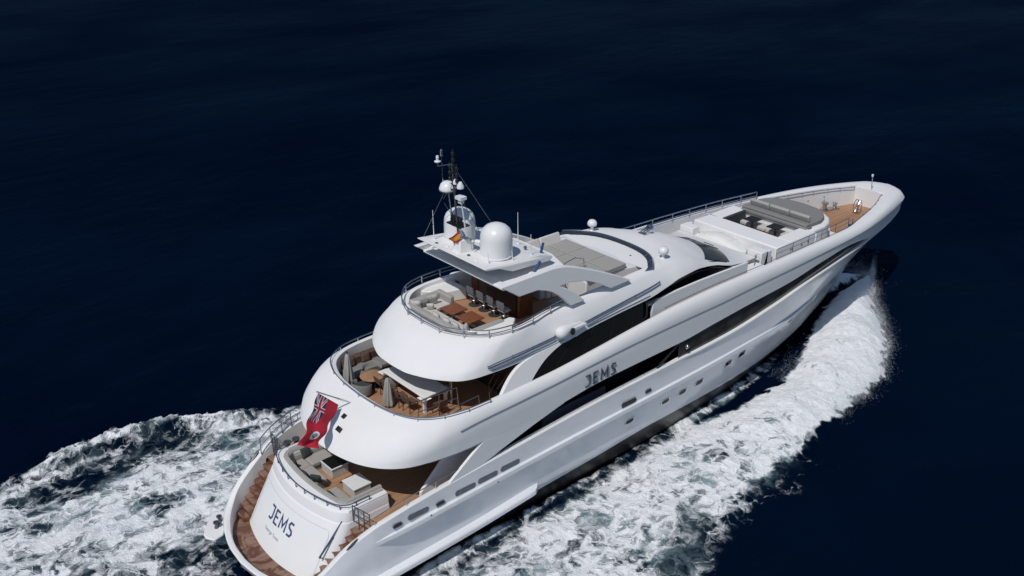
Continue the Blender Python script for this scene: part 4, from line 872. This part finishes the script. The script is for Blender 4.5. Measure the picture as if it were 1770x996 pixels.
for (x,y,rz,lab) in ((7.0,3.05,-1.5,'dark red cushion at the aft end of the shaded port sofa'),(7.75,3.05,-1.7,'dark red cushion in the middle of the shaded port sofa'),(8.6,3.05,-1.5,'dark red cushion at the forward end of the shaded port sofa')):
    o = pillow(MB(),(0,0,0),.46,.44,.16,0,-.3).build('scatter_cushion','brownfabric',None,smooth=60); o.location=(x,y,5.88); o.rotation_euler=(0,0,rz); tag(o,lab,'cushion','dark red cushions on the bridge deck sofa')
t = thing('round_table','round light wood table between the port parasol and the dining table','table',(7.15,1.72,5.45)); MB().lathe((0,0,.0),[(.25,0),(.25,.03),(.05,.06),(.05,.5)],12).build('pedestal','darksteel',t); MB().lathe((0,0,.5),[(.52,0),(.53,.03),(.5,.05),(0,.052)],28).build('table_top','teak',t)
def tub(label, loc, rz):
    t = thing('lounge_chair', label, 'chair', loc, rz, 'rounded lounge chairs by the port parasol')
    MB().lathe((0,0,.15),[(.38,0),(.40,.05),(.40,.22),(.36,.27),(0,.28)],20).build('seat','darkfabric',t); rows=[]
    for z,r in ((.1,.42),(.62,.46),(.66,.43),(.62,.38),(.35,.36)): rows.append([(-r*math.cos(a),r*math.sin(a),z-.1*abs(a)/1.9*(z>.3)) for a in np.linspace(-1.9,1.9,22)])
    MB().grid(rows).build('backrest','midfabric',t,smooth=50); return t
k0 = tub('dark rounded lounge chair aft of the round wood table',(6.45,1.45,5.45),.3)
copy_thing(k0,(7.55,2.3,5.45),-2.2,'dark rounded lounge chair forward of the round wood table')
copy_thing(k0,(7.85,1.35,5.45),2.6,'dark rounded lounge chair between the round table and the white table')

# foredeck lounge
for y, lab in ((.78,'black square table in the foredeck seating well, on the port side'),(-.78,'black square table in the foredeck seating well, on the starboard side')):
    t = thing('foredeck_table', lab, 'table', (32.45,y,6.05), 0, 'black tables in the foredeck seating well')
    MB().bx(-.38,.38,-.38,.38,1.0,1.05).build('table_top','black',t,bevel=.01); MB().lathe((0,0,0),[(.2,0),(.2,.03),(.06,.06),(.06,1.0)],12).build('pedestal','darksteel',t)
L4 = (32.6,0,6.05)
sofa('foredeck_bench','pale bench along the forward side of the foredeck seating well',L4,[P_('base',(32.65,33.28,-1.83,1.83,6.055,6.5),'teak',.02,L4),P_('seat_cushion',(32.55,33.28,-1.83,-.02,6.5,6.72),'lightfabric',.05,L4),P_('seat_cushion',(32.55,33.28,.02,1.83,6.5,6.72),'lightfabric',.05,L4)])
L5 = (32,1.6,6.05)
sofa('foredeck_bench','charcoal backed bench along the port side of the foredeck seating well',L5,[P_('base',(31.02,32.5,1.25,1.83,6.055,6.35),'darkwood',.02,L5),P_('seat_cushion',(31.02,32.5,1.2,1.83,6.35,6.55),'darkfabric',.05,L5),P_('backrest',(31.03,33.0,1.68,1.845,6.55,7.22),'darkfabric',.03,L5)])
t = thing('foredeck_sunbed','mid grey rounded sunbed on the foredeck with three bolster backs','sunbed',(34.6,0,7.10))
mt = [(33.75,-2.15),(34.7,-2.2),(35.3,-2.0),(35.85,-1.55),(36.15,-.9),(36.25,0),(36.15,.9),(35.85,1.55),(35.3,2.0),(34.7,2.2),(33.75,2.15)]
MB().prism([(x-34.6,y) for x,y in mt],.0,.26).build('mattress','midfabric',t,bevel=.06)
MB().bx(-1.55,-.9,-2.3,2.1,-.05,.18).build('base_roll','midfabric',t,bevel=.07); MB().bx(-1.5,-1.05,-2.28,2.08,.16,.34).build('base_roll','midfabric',t,bevel=.07)
for y in (-1.42,-.08,1.26): MB().box((-.86,y,.42),(.22,1.28,.46),ry=-.35).build('bolster','fabric',t,bevel=.05)

# tender under its white cover, lying across the foredeck
t = thing('covered_tender','boat under a white fitted cover lying across the foredeck in front of the windscreen','boat',(29.15,.75,5.86))
ts = []
for i in range(25):
    u = i/24; y = -2.05+4.0*u; w = .72*(min(1,(1-abs(2*u-1)**3.2)*1.15)**.5 if 0 < u < 1 else .02); hh = .78+.30*math.sin(min(1,u*1.25)*math.pi)*.8; row=[]
    for a in np.linspace(0,math.pi,17):
        c, s_ = math.cos(a), math.sin(a); row.append((w*np.sign(c)*abs(c)**.55, y, .22+hh*(abs(s_)**.7)*(.75+.25*(1-abs(2*u-1)**2))-(.0 if s_>.02 else .1)+.02*math.sin(7*u+3*a)*s_))
    ts.append(row)
MB().grid(ts).build('cover','cover',t,smooth=60)
hs = [[(r[0][0]*.96,r[0][1],.20),(r[0][0]*.7,r[0][1],.04),(0,r[0][1],.0),(-r[0][0]*.7,r[0][1],.04),(-r[0][0]*.96,r[0][1],.20)] for r in ts]
MB().grid(hs).build('boat_hull','white',t,smooth=60)
MB().tube([(r[0][0]*1.0,r[0][1],.22) for r in ts]+[(-r[0][0]*1.0,r[0][1],.22) for r in ts[::-1]],.07,8,closed=True).build('rubbing_strake','deckwhite',t)
for k in (6,12,18): MB().tube([Vector(p)+Vector((0,0,.008)) for p in ts[k][1:-1]],.012,4).build('cover_strap','deckwhite',t)
# ------------------------------------------------------------------ the sea, the bow wave and the wake
def perlin(x, y, seed):
    rs = np.random.RandomState(seed); p = rs.permutation(256); p = np.r_[p, p]; g = rs.rand(256)*2*math.pi
    xi = np.floor(x).astype(int); yi = np.floor(y).astype(int); xf = x-xi; yf = y-yi; u = xf**3*(xf*(xf*6-15)+10); v = yf**3*(yf*(yf*6-15)+10)
    def gr(ix, iy, dx, dy): a = g[p[(p[ix & 255]+iy) & 255]]; return np.cos(a)*dx+np.sin(a)*dy
    a = gr(xi,yi,xf,yf); b = gr(xi+1,yi,xf-1,yf); c = gr(xi,yi+1,xf,yf-1); d = gr(xi+1,yi+1,xf-1,yf-1)
    return (a+u*(b-a))+v*((c+u*(d-c))-(a+u*(b-a)))
def fbm(x, y, seed, oc=5, ridged=False):
    s = 0; a = .5; f = 1
    for k in range(oc):
        n = perlin(x*f+7.3*k, y*f-3.1*k, seed+k); s = s+a*((1-2.2*np.abs(n)) if ridged else n*1.6); a *= .5; f *= 2.03
    return s
def axis(lo, hi, step, far):
    c = list(np.arange(lo, hi+1e-6, step)); d = step; x = hi; up_ = []
    while x < far: d *= 1.075; x += d; up_.append(x)
    d = step; x = lo; dn = []
    while x > -far: d *= 1.075; x -= d; dn.append(x)
    return np.array(dn[::-1]+c+up_)
XS = axis(-11, 47, .115, 9000); YS = axis(-17, 17, .115, 9000)
X, Yg = np.meshgrid(XS, YS, indexing='ij'); A = np.abs(Yg)
def sm(a, b, v): t = np.clip((v-a)/(b-a), 0, 1); return t*t*(3-2*t)
def tab(xs, ys): return np.interp(X, xs[::-1] if xs[0] > xs[-1] else xs, ys[::-1] if xs[0] > xs[-1] else ys)
edge = fbm(X*.22, Yg*.22, 3, 4); edge2 = fbm(X*1.1, Yg*1.1, 31, 3)
yo = tab([-40,-10,0,5,12.7,17,20,24,27,30,32.6,35,37,39,41,42.4,44.3,45.2],[21,15.6,13.6,12.6,11.2,10.4,9.9,9.3,8.8,8.45,8.15,7.3,6.2,4.6,2.9,1.9,.9,0])
yp = tab([-40,-10,-5,-2,.3,2.4,4.6,8.5,12.7,17,20,24,27,30,32.6,35,37,39,41,42.4,44.3,45.2],[17,14.2,13.8,13.9,13.9,13.2,11.9,10.5,9.9,9.6,9.3,9.1,8.8,8.45,8.15,7.3,6.2,4.6,2.9,1.9,.9,0])
yo = np.where(Yg > 0, yp, yo)
yi = tab([-2,0,3,10,16,20,22.5,24.7,27,29.5,31,34,36,38,41,44],[0,2,3.6,3.8,3.75,3.7,4.0,4.3,4.5,4.35,3.85,2.6,1.8,1.0,.2,0])
hw = np.interp(X, [-.1,.2,1.1,3.3,10,15,20,25,30,35,38.5,40.3], [0,1.8,3.1,3.65,3.88,3.87,3.74,3.3,2.55,1.45,.55,0]); inhull = (X > -.3) & (X < 40.3) & (A < hw-.05)
wo = tab([-10,0,10,15,20,26,30,36,44],[3.4,3.6,3.6,3.0,2.0,.8,.55,.45,.4]); wo = np.where(Yg > 0, np.minimum(wo, 1.3), wo)
fine = fbm(X*2.6, Yg*2.6, 131, 4)
ao = A+edge*wo*.9+edge2*.55+fine*.38
D = sm(-.25,.6,A-yi+edge2*.5)*sm(0,1,(yo-ao)/wo+.30)
cov = tab([-20,-6,0,8,15,22,28,34,40,46],[.58,.66,.65,.62,.65,.78,.90,1.0,1.05,1.0]); D = D*cov
D = np.maximum(D, np.where(Yg < 0, .43*sm(1.7,-.6,A-yo-edge*1.3-edge2*.5)*sm(27,21,X)*sm(0,.5,A-yi), 0))
D = np.where(X > 45.2, 0, D)
# thin wash clinging to the hull and dark gaps in it
wash = np.exp(-((A-hw-.30)/.42)**2)*sm(35,28,X)*sm(-1,6,X)*(.62+.5*edge2); D = np.maximum(D, wash)
streak = np.exp(-((A-(4.05+.045*(20-X))-.12*edge)/.32)**2)*sm(2,8,X)*sm(23,20,X); D = D*(1-.65*np.clip(streak*(.7+.8*edge2),0,1))
# the crest breaking on the port side and its dark face
face = np.where(Yg > 0, sm(-6.5,-4.5,X)*sm(4.2,2.2,X)*sm(9.6,11.0,Yg)*sm(13.6,12.9,Yg+.4*edge), 0); D = D*(1-.38*face)
crest = np.where(Yg > 0, np.exp(-((Yg-yp+.25+edge2*.5+fine*.35)/np.where(Yg > yp-.25, .28, .6))**2)*sm(-5,-2.5,X)*sm(9,4,X), 0); D = np.maximum(D, np.clip(.62+.5*edge2,.3,.85)*crest)
# smooth wash streaming from the transom
stern = sm(1.5,-.5,X)*sm(5.0,3.0,A); D = np.maximum(D*(1-.35*stern), stern*(.42+.30*fbm(X*.25+Yg*.08, Yg*1.3, 77, 4)))
D = np.where(inhull, 0, D); D = np.clip(D, 0, 1.1)
# heights
t = np.clip((A-yi)/np.maximum(.3, yo-yi), 0, 1.3)
hb = tab([-12,-2,5,12,20,28,33,37,40,43,45,46],[.12,.2,.2,.22,.3,.5,.75,1.0,.95,.6,.3,0]); prof = np.clip(np.sin(np.pi*np.clip(t*.92+.05,0,1)), 0, 1)**1.1
far = 1/(1+((np.hypot(X-18,Yg))/55)**2)
Zs = hb*prof*(.85+.3*edge)*np.where(X < 46, 1, 0)*(X > -30)
turb = np.clip(D*1.6, 0, 1)
Zs = Zs + turb*(.17*fbm(X*.5, Yg*.5, 50, 5) + .08*fbm(X*1.3, Yg*1.3, 60, 4, True) - .04)
Zs = Zs + crest*.55 - .25*face*sm(13,11,Yg) - .25*stern*sm(3.5,0,A)
sw = .04*np.sin(.55*X+.9*Yg+1.5*edge)+.03*np.sin(-.35*X+1.25*Yg+2*edge)+.06*fbm(X*.35, Yg*.6, 90, 4)
sea_fade = 1/(1+(np.hypot(X-18,Yg)/60)**3)
Zs = Zs + sw*(1-.5*turb)*sea_fade
Zs = Zs + .22*np.exp(-(np.maximum(0,A-hw)/.40)**2)*sm(3,9,X)*sm(32,25,X)*(.8+.5*edge2)
Zs = np.where(inhull, -.55, Zs)
nx, ny = X.shape; V = np.stack([X, Yg, Zs], -1).reshape(-1,3)
ii, jj = np.meshgrid(np.arange(nx-1), np.arange(ny-1), indexing='ij'); a = (ii*ny+jj).ravel(); F = np.stack([a, a+ny, a+ny+1, a+1], -1)
Df = D.reshape(-1); fm = Df[F].max(1) > .04

def foam_material(name, foamy):
    m = bpy.data.materials.new(name); m.use_nodes = True; n = m.node_tree.nodes; l = m.node_tree.links; b = n['Principled BSDF']
    def mth(op, *a, clamp=False):
        k = n.new('ShaderNodeMath'); k.operation = op; k.use_clamp = clamp
        for i, v in enumerate(a):
            if isinstance(v, (int, float)): k.inputs[i].default_value = v
            else: l.new(v, k.inputs[i])
        return k.outputs[0]
    def noise(scale, detail=6, rough=.55, dist=0, vec=None, st=None):
        t = n.new('ShaderNodeTexNoise'); t.inputs['Scale'].default_value = scale; t.inputs['Detail'].default_value = detail; t.inputs['Roughness'].default_value = rough; t.inputs['Distortion'].default_value = dist
        v = vec or tc.outputs['Object']
        if st: mp = n.new('ShaderNodeMapping'); mp.inputs['Scale'].default_value = st; mp.inputs['Rotation'].default_value = (0,0,.0); l.new(v, mp.inputs[0]); v = mp.outputs[0]
        l.new(v, t.inputs['Vector']); return t
    def rng(v, a, b_, c=0, d=1, smooth=True):
        k = n.new('ShaderNodeMapRange'); k.interpolation_type = 'SMOOTHSTEP' if smooth else 'LINEAR'
        for i, q in enumerate((a,b_,c,d)): k.inputs[i+1].default_value = q
        l.new(v, k.inputs[0]); return k.outputs[0]
    def mix(f, a, c):
        k = n.new('ShaderNodeMix'); k.data_type = 'RGBA'
        l.new(f, k.inputs[0]) if not isinstance(f,(int,float)) else setattr(k.inputs[0],'default_value',f)
        for i, q in ((6,a),(7,c)):
            if isinstance(q, tuple): k.inputs[i].default_value = (*q,1)
            else: l.new(q, k.inputs[i])
        return k.outputs[2]
    tc = n.new('ShaderNodeTexCoord')
    deep = (.0006,.0022,.0075)
    big = noise(.035, 3); deepc = mix(rng(big.outputs[0], .35,.7), (.0002,.0028,.0125), (.0004,.0050,.0160))
    r1 = noise(.45, 5, .6, .3, st=(.45,1.0,1)); r2 = noise(2.2, 4, .6, st=(.6,1,1))
    h = mth('ADD', mth('MULTIPLY', r1.outputs[0], 1.0), mth('MULTIPLY', r2.outputs[0], .22))
    bp = n.new('ShaderNodeBump'); bp.inputs['Strength'].default_value = .32; bp.inputs['Distance'].default_value = .5; l.new(h, bp.inputs['Height'])
    b.inputs['IOR'].default_value = 1.33; b.inputs['Specular IOR Level'].default_value = 0
    gl = n.new('ShaderNodeBsdfGlossy'); gl.inputs['Roughness'].default_value = .12; gl.inputs['Color'].default_value = (.55,.8,1,1); l.new(bp.outputs[0], gl.inputs['Normal'])   # sea seen through a polarising filter: little sheen
    lw = n.new('ShaderNodeLayerWeight'); lw.inputs['Blend'].default_value = .25; l.new(bp.outputs[0], lw.inputs['Normal'])
    ms = n.new('ShaderNodeMixShader'); l.new(b.outputs[0], ms.inputs[1]); l.new(gl.outputs[0], ms.inputs[2]); l.new(ms.outputs[0], n['Material Output'].inputs['Surface'])
    wind = noise(.03, 4, .6, .6, st=(.5,1.3,1)); sheen = mth('MULTIPLY', rng(lw.outputs['Facing'], .2, 1.0, .006, .026, False), rng(wind.outputs[0], .32, .68, .45, 1.5))
    if not foamy:
        l.new(deepc, b.inputs['Base Color']); b.inputs['Roughness'].default_value = .18; l.new(bp.outputs[0], b.inputs['Normal']); l.new(sheen, ms.inputs[0]); return m
    at = n.new('ShaderNodeAttribute'); at.attribute_name = 'foam'; d = at.outputs['Fac']
    warp = noise(.8, 4, .6); wv = n.new('ShaderNodeVectorMath'); wv.operation = 'MULTIPLY_ADD'; l.new(warp.outputs['Color'], wv.inputs[0]); wv.inputs[1].default_value = (1.5,1.5,0)
    flat = n.new('ShaderNodeVectorMath'); flat.operation = 'MULTIPLY'; l.new(tc.outputs['Object'], flat.inputs[0]); flat.inputs[1].default_value = (1,1,.3); l.new(flat.outputs[0], wv.inputs[2])
    def vor(s):
        v = n.new('ShaderNodeTexVoronoi'); v.feature = 'DISTANCE_TO_EDGE'; v.inputs['Scale'].default_value = s; l.new(wv.outputs[0], v.inputs['Vector']); return v.outputs['Distance']
    lace = mth('MAXIMUM', rng(vor(.75),.20,.02), mth('MULTIPLY', rng(vor(1.9),.16,.02), .8))
    f1 = noise(.62, 9, .62, .9, vec=wv.outputs[0], st=(.55,1.15,1)); f2 = noise(3.2, 7, .68, .4, vec=wv.outputs[0])
    val = mth('ADD', mth('MULTIPLY_ADD', d, 1.75, -1.02), mth('ADD', mth('MULTIPLY', mth('SUBTRACT', f1.outputs[0], .5), 2.7), mth('ADD', mth('MULTIPLY', mth('SUBTRACT', f2.outputs[0], .5), 1.15), mth('MULTIPLY', lace, .42))))
    val = mth('MULTIPLY', val, 1.0)
    foam = rng(val, -.14,.52); gate = rng(d, .03,.25); foam = mth('MULTIPLY', foam, gate)
    under = mth('MULTIPLY', rng(val, -.75,.25), rng(d, .2,.75))
    aer = noise(.4, 4, .5, .5); turq = mix(rng(aer.outputs[0],.42,.68), (.014,.040,.058), (.30,.43,.46))
    water = mix(under, deepc, turq)
    tone = mix(rng(f2.outputs[0],.32,.68), (.78,.81,.83), (.95,.95,.95))
    col = mix(foam, water, tone)
    l.new(col, b.inputs['Base Color']); l.new(mth('MULTIPLY', sheen, mth('SUBTRACT', 1.0, foam)), ms.inputs[0]); l.new(rng(foam,0,1,.2,.9), b.inputs['Roughness'])
    hb_ = noise(5.5, 6, .65); hh = mth('ADD', mth('MULTIPLY', h, .15), mth('MULTIPLY', foam, mth('ADD', mth('MULTIPLY', f2.outputs[0], .24), mth('MULTIPLY', hb_.outputs[0], .16))))
    b2 = n.new('ShaderNodeBump'); b2.inputs['Strength'].default_value = .8; b2.inputs['Distance'].default_value = .6; l.new(hh, b2.inputs['Height']); l.new(b2.outputs[0], b.inputs['Normal'])
    return m
M['sea'] = foam_material('deep sea water', False); M['foam'] = foam_material('churned foam', True)
def sheet(name, sel, m):
    f = F[sel]; ids, inv = np.unique(f, return_inverse=True); f = inv.reshape(-1,4); v = V[ids]
    me = bpy.data.meshes.new(name); me.vertices.add(len(v)); me.vertices.foreach_set('co', v.astype(np.float32).ravel())
    me.loops.add(len(f)*4); me.loops.foreach_set('vertex_index', f.astype(np.int32).ravel()); me.polygons.add(len(f)); me.polygons.foreach_set('loop_start', np.arange(0,len(f)*4,4,dtype=np.int32))
    me.update(calc_edges=True); me.validate(); at = me.attributes.new('foam','FLOAT','POINT'); at.data.foreach_set('value', Df[ids].astype(np.float32))
    me.materials.append(M[m]); me.shade_smooth(); o = bpy.data.objects.new(name, me); COL.objects.link(o); return o
tag(sheet('sea', ~fm, 'sea'), kind='structure')
tag(sheet('wake_foam', fm, 'foam'), 'churned white foam and turquoise water round the hull of the speeding yacht', 'foam', kind='stuff')
# flying droplets along the edge of the bow wave
M['spray'] = mat('spray drops', (.82,.84,.86), .5)
xt = np.array([45.2,44.3,42.4,41,39,37,35,32.6,30,27,24,20,15,8]); yt_ = np.array([0,.9,1.9,2.9,4.6,6.2,7.3,8.15,8.45,8.8,9.3,9.9,10.8,12.0])
sv, sf = [], []
n_s = 60000
xx = 44.8-17*RNG.random(n_s)**1.15; side = np.where(RNG.random(n_s) < .85, -1, 1)
yb = np.interp(xx, xt[::-1], yt_[::-1]); off = RNG.exponential(.16, n_s)-RNG.exponential(.55, n_s)-.12; lob = .5*np.sin(xx*2.1)+.35*np.sin(xx*5.3+1)
inward = RNG.random(n_s) < .30; off = np.where(inward, -RNG.uniform(0,.5,n_s)*yb*np.clip((44.5-xx)/12+.5,.5,1), off+lob*.30)
zz = np.maximum(0, RNG.exponential(.30, n_s))*np.where(xx > 26, 1, .35)+.1+np.where(inward, .7, .1)*np.where(xx>26,1,.3); r_ = RNG.uniform(.003,.009,n_s)*np.where(RNG.random(n_s)<.02,1.8,1)
oct_v = np.array([(1,0,0),(-1,0,0),(0,1,0),(0,-1,0),(0,0,1),(0,0,-1)],float); oct_f = [(0,2,4),(2,1,4),(1,3,4),(3,0,4),(2,0,5),(1,2,5),(3,1,5),(0,3,5)]
P = np.stack([xx+RNG.normal(0,.1,n_s), side*(yb+off), zz], -1)
for i in range(n_s):
    o_ = len(sv); sv += [tuple(P[i]+oct_v[k]*r_[i]*(1.0 if k > 3 else 1.3)) for k in range(6)]; sf += [tuple(o_+q for q in f) for f in oct_f]
me = bpy.data.meshes.new('spray'); me.from_pydata(sv, [], sf); me.materials.append(M['spray']); o = bpy.data.objects.new('spray', me); COL.objects.link(o)
tag(o, 'fine white spray thrown off the edge of the bow wave', 'spray', kind='stuff')
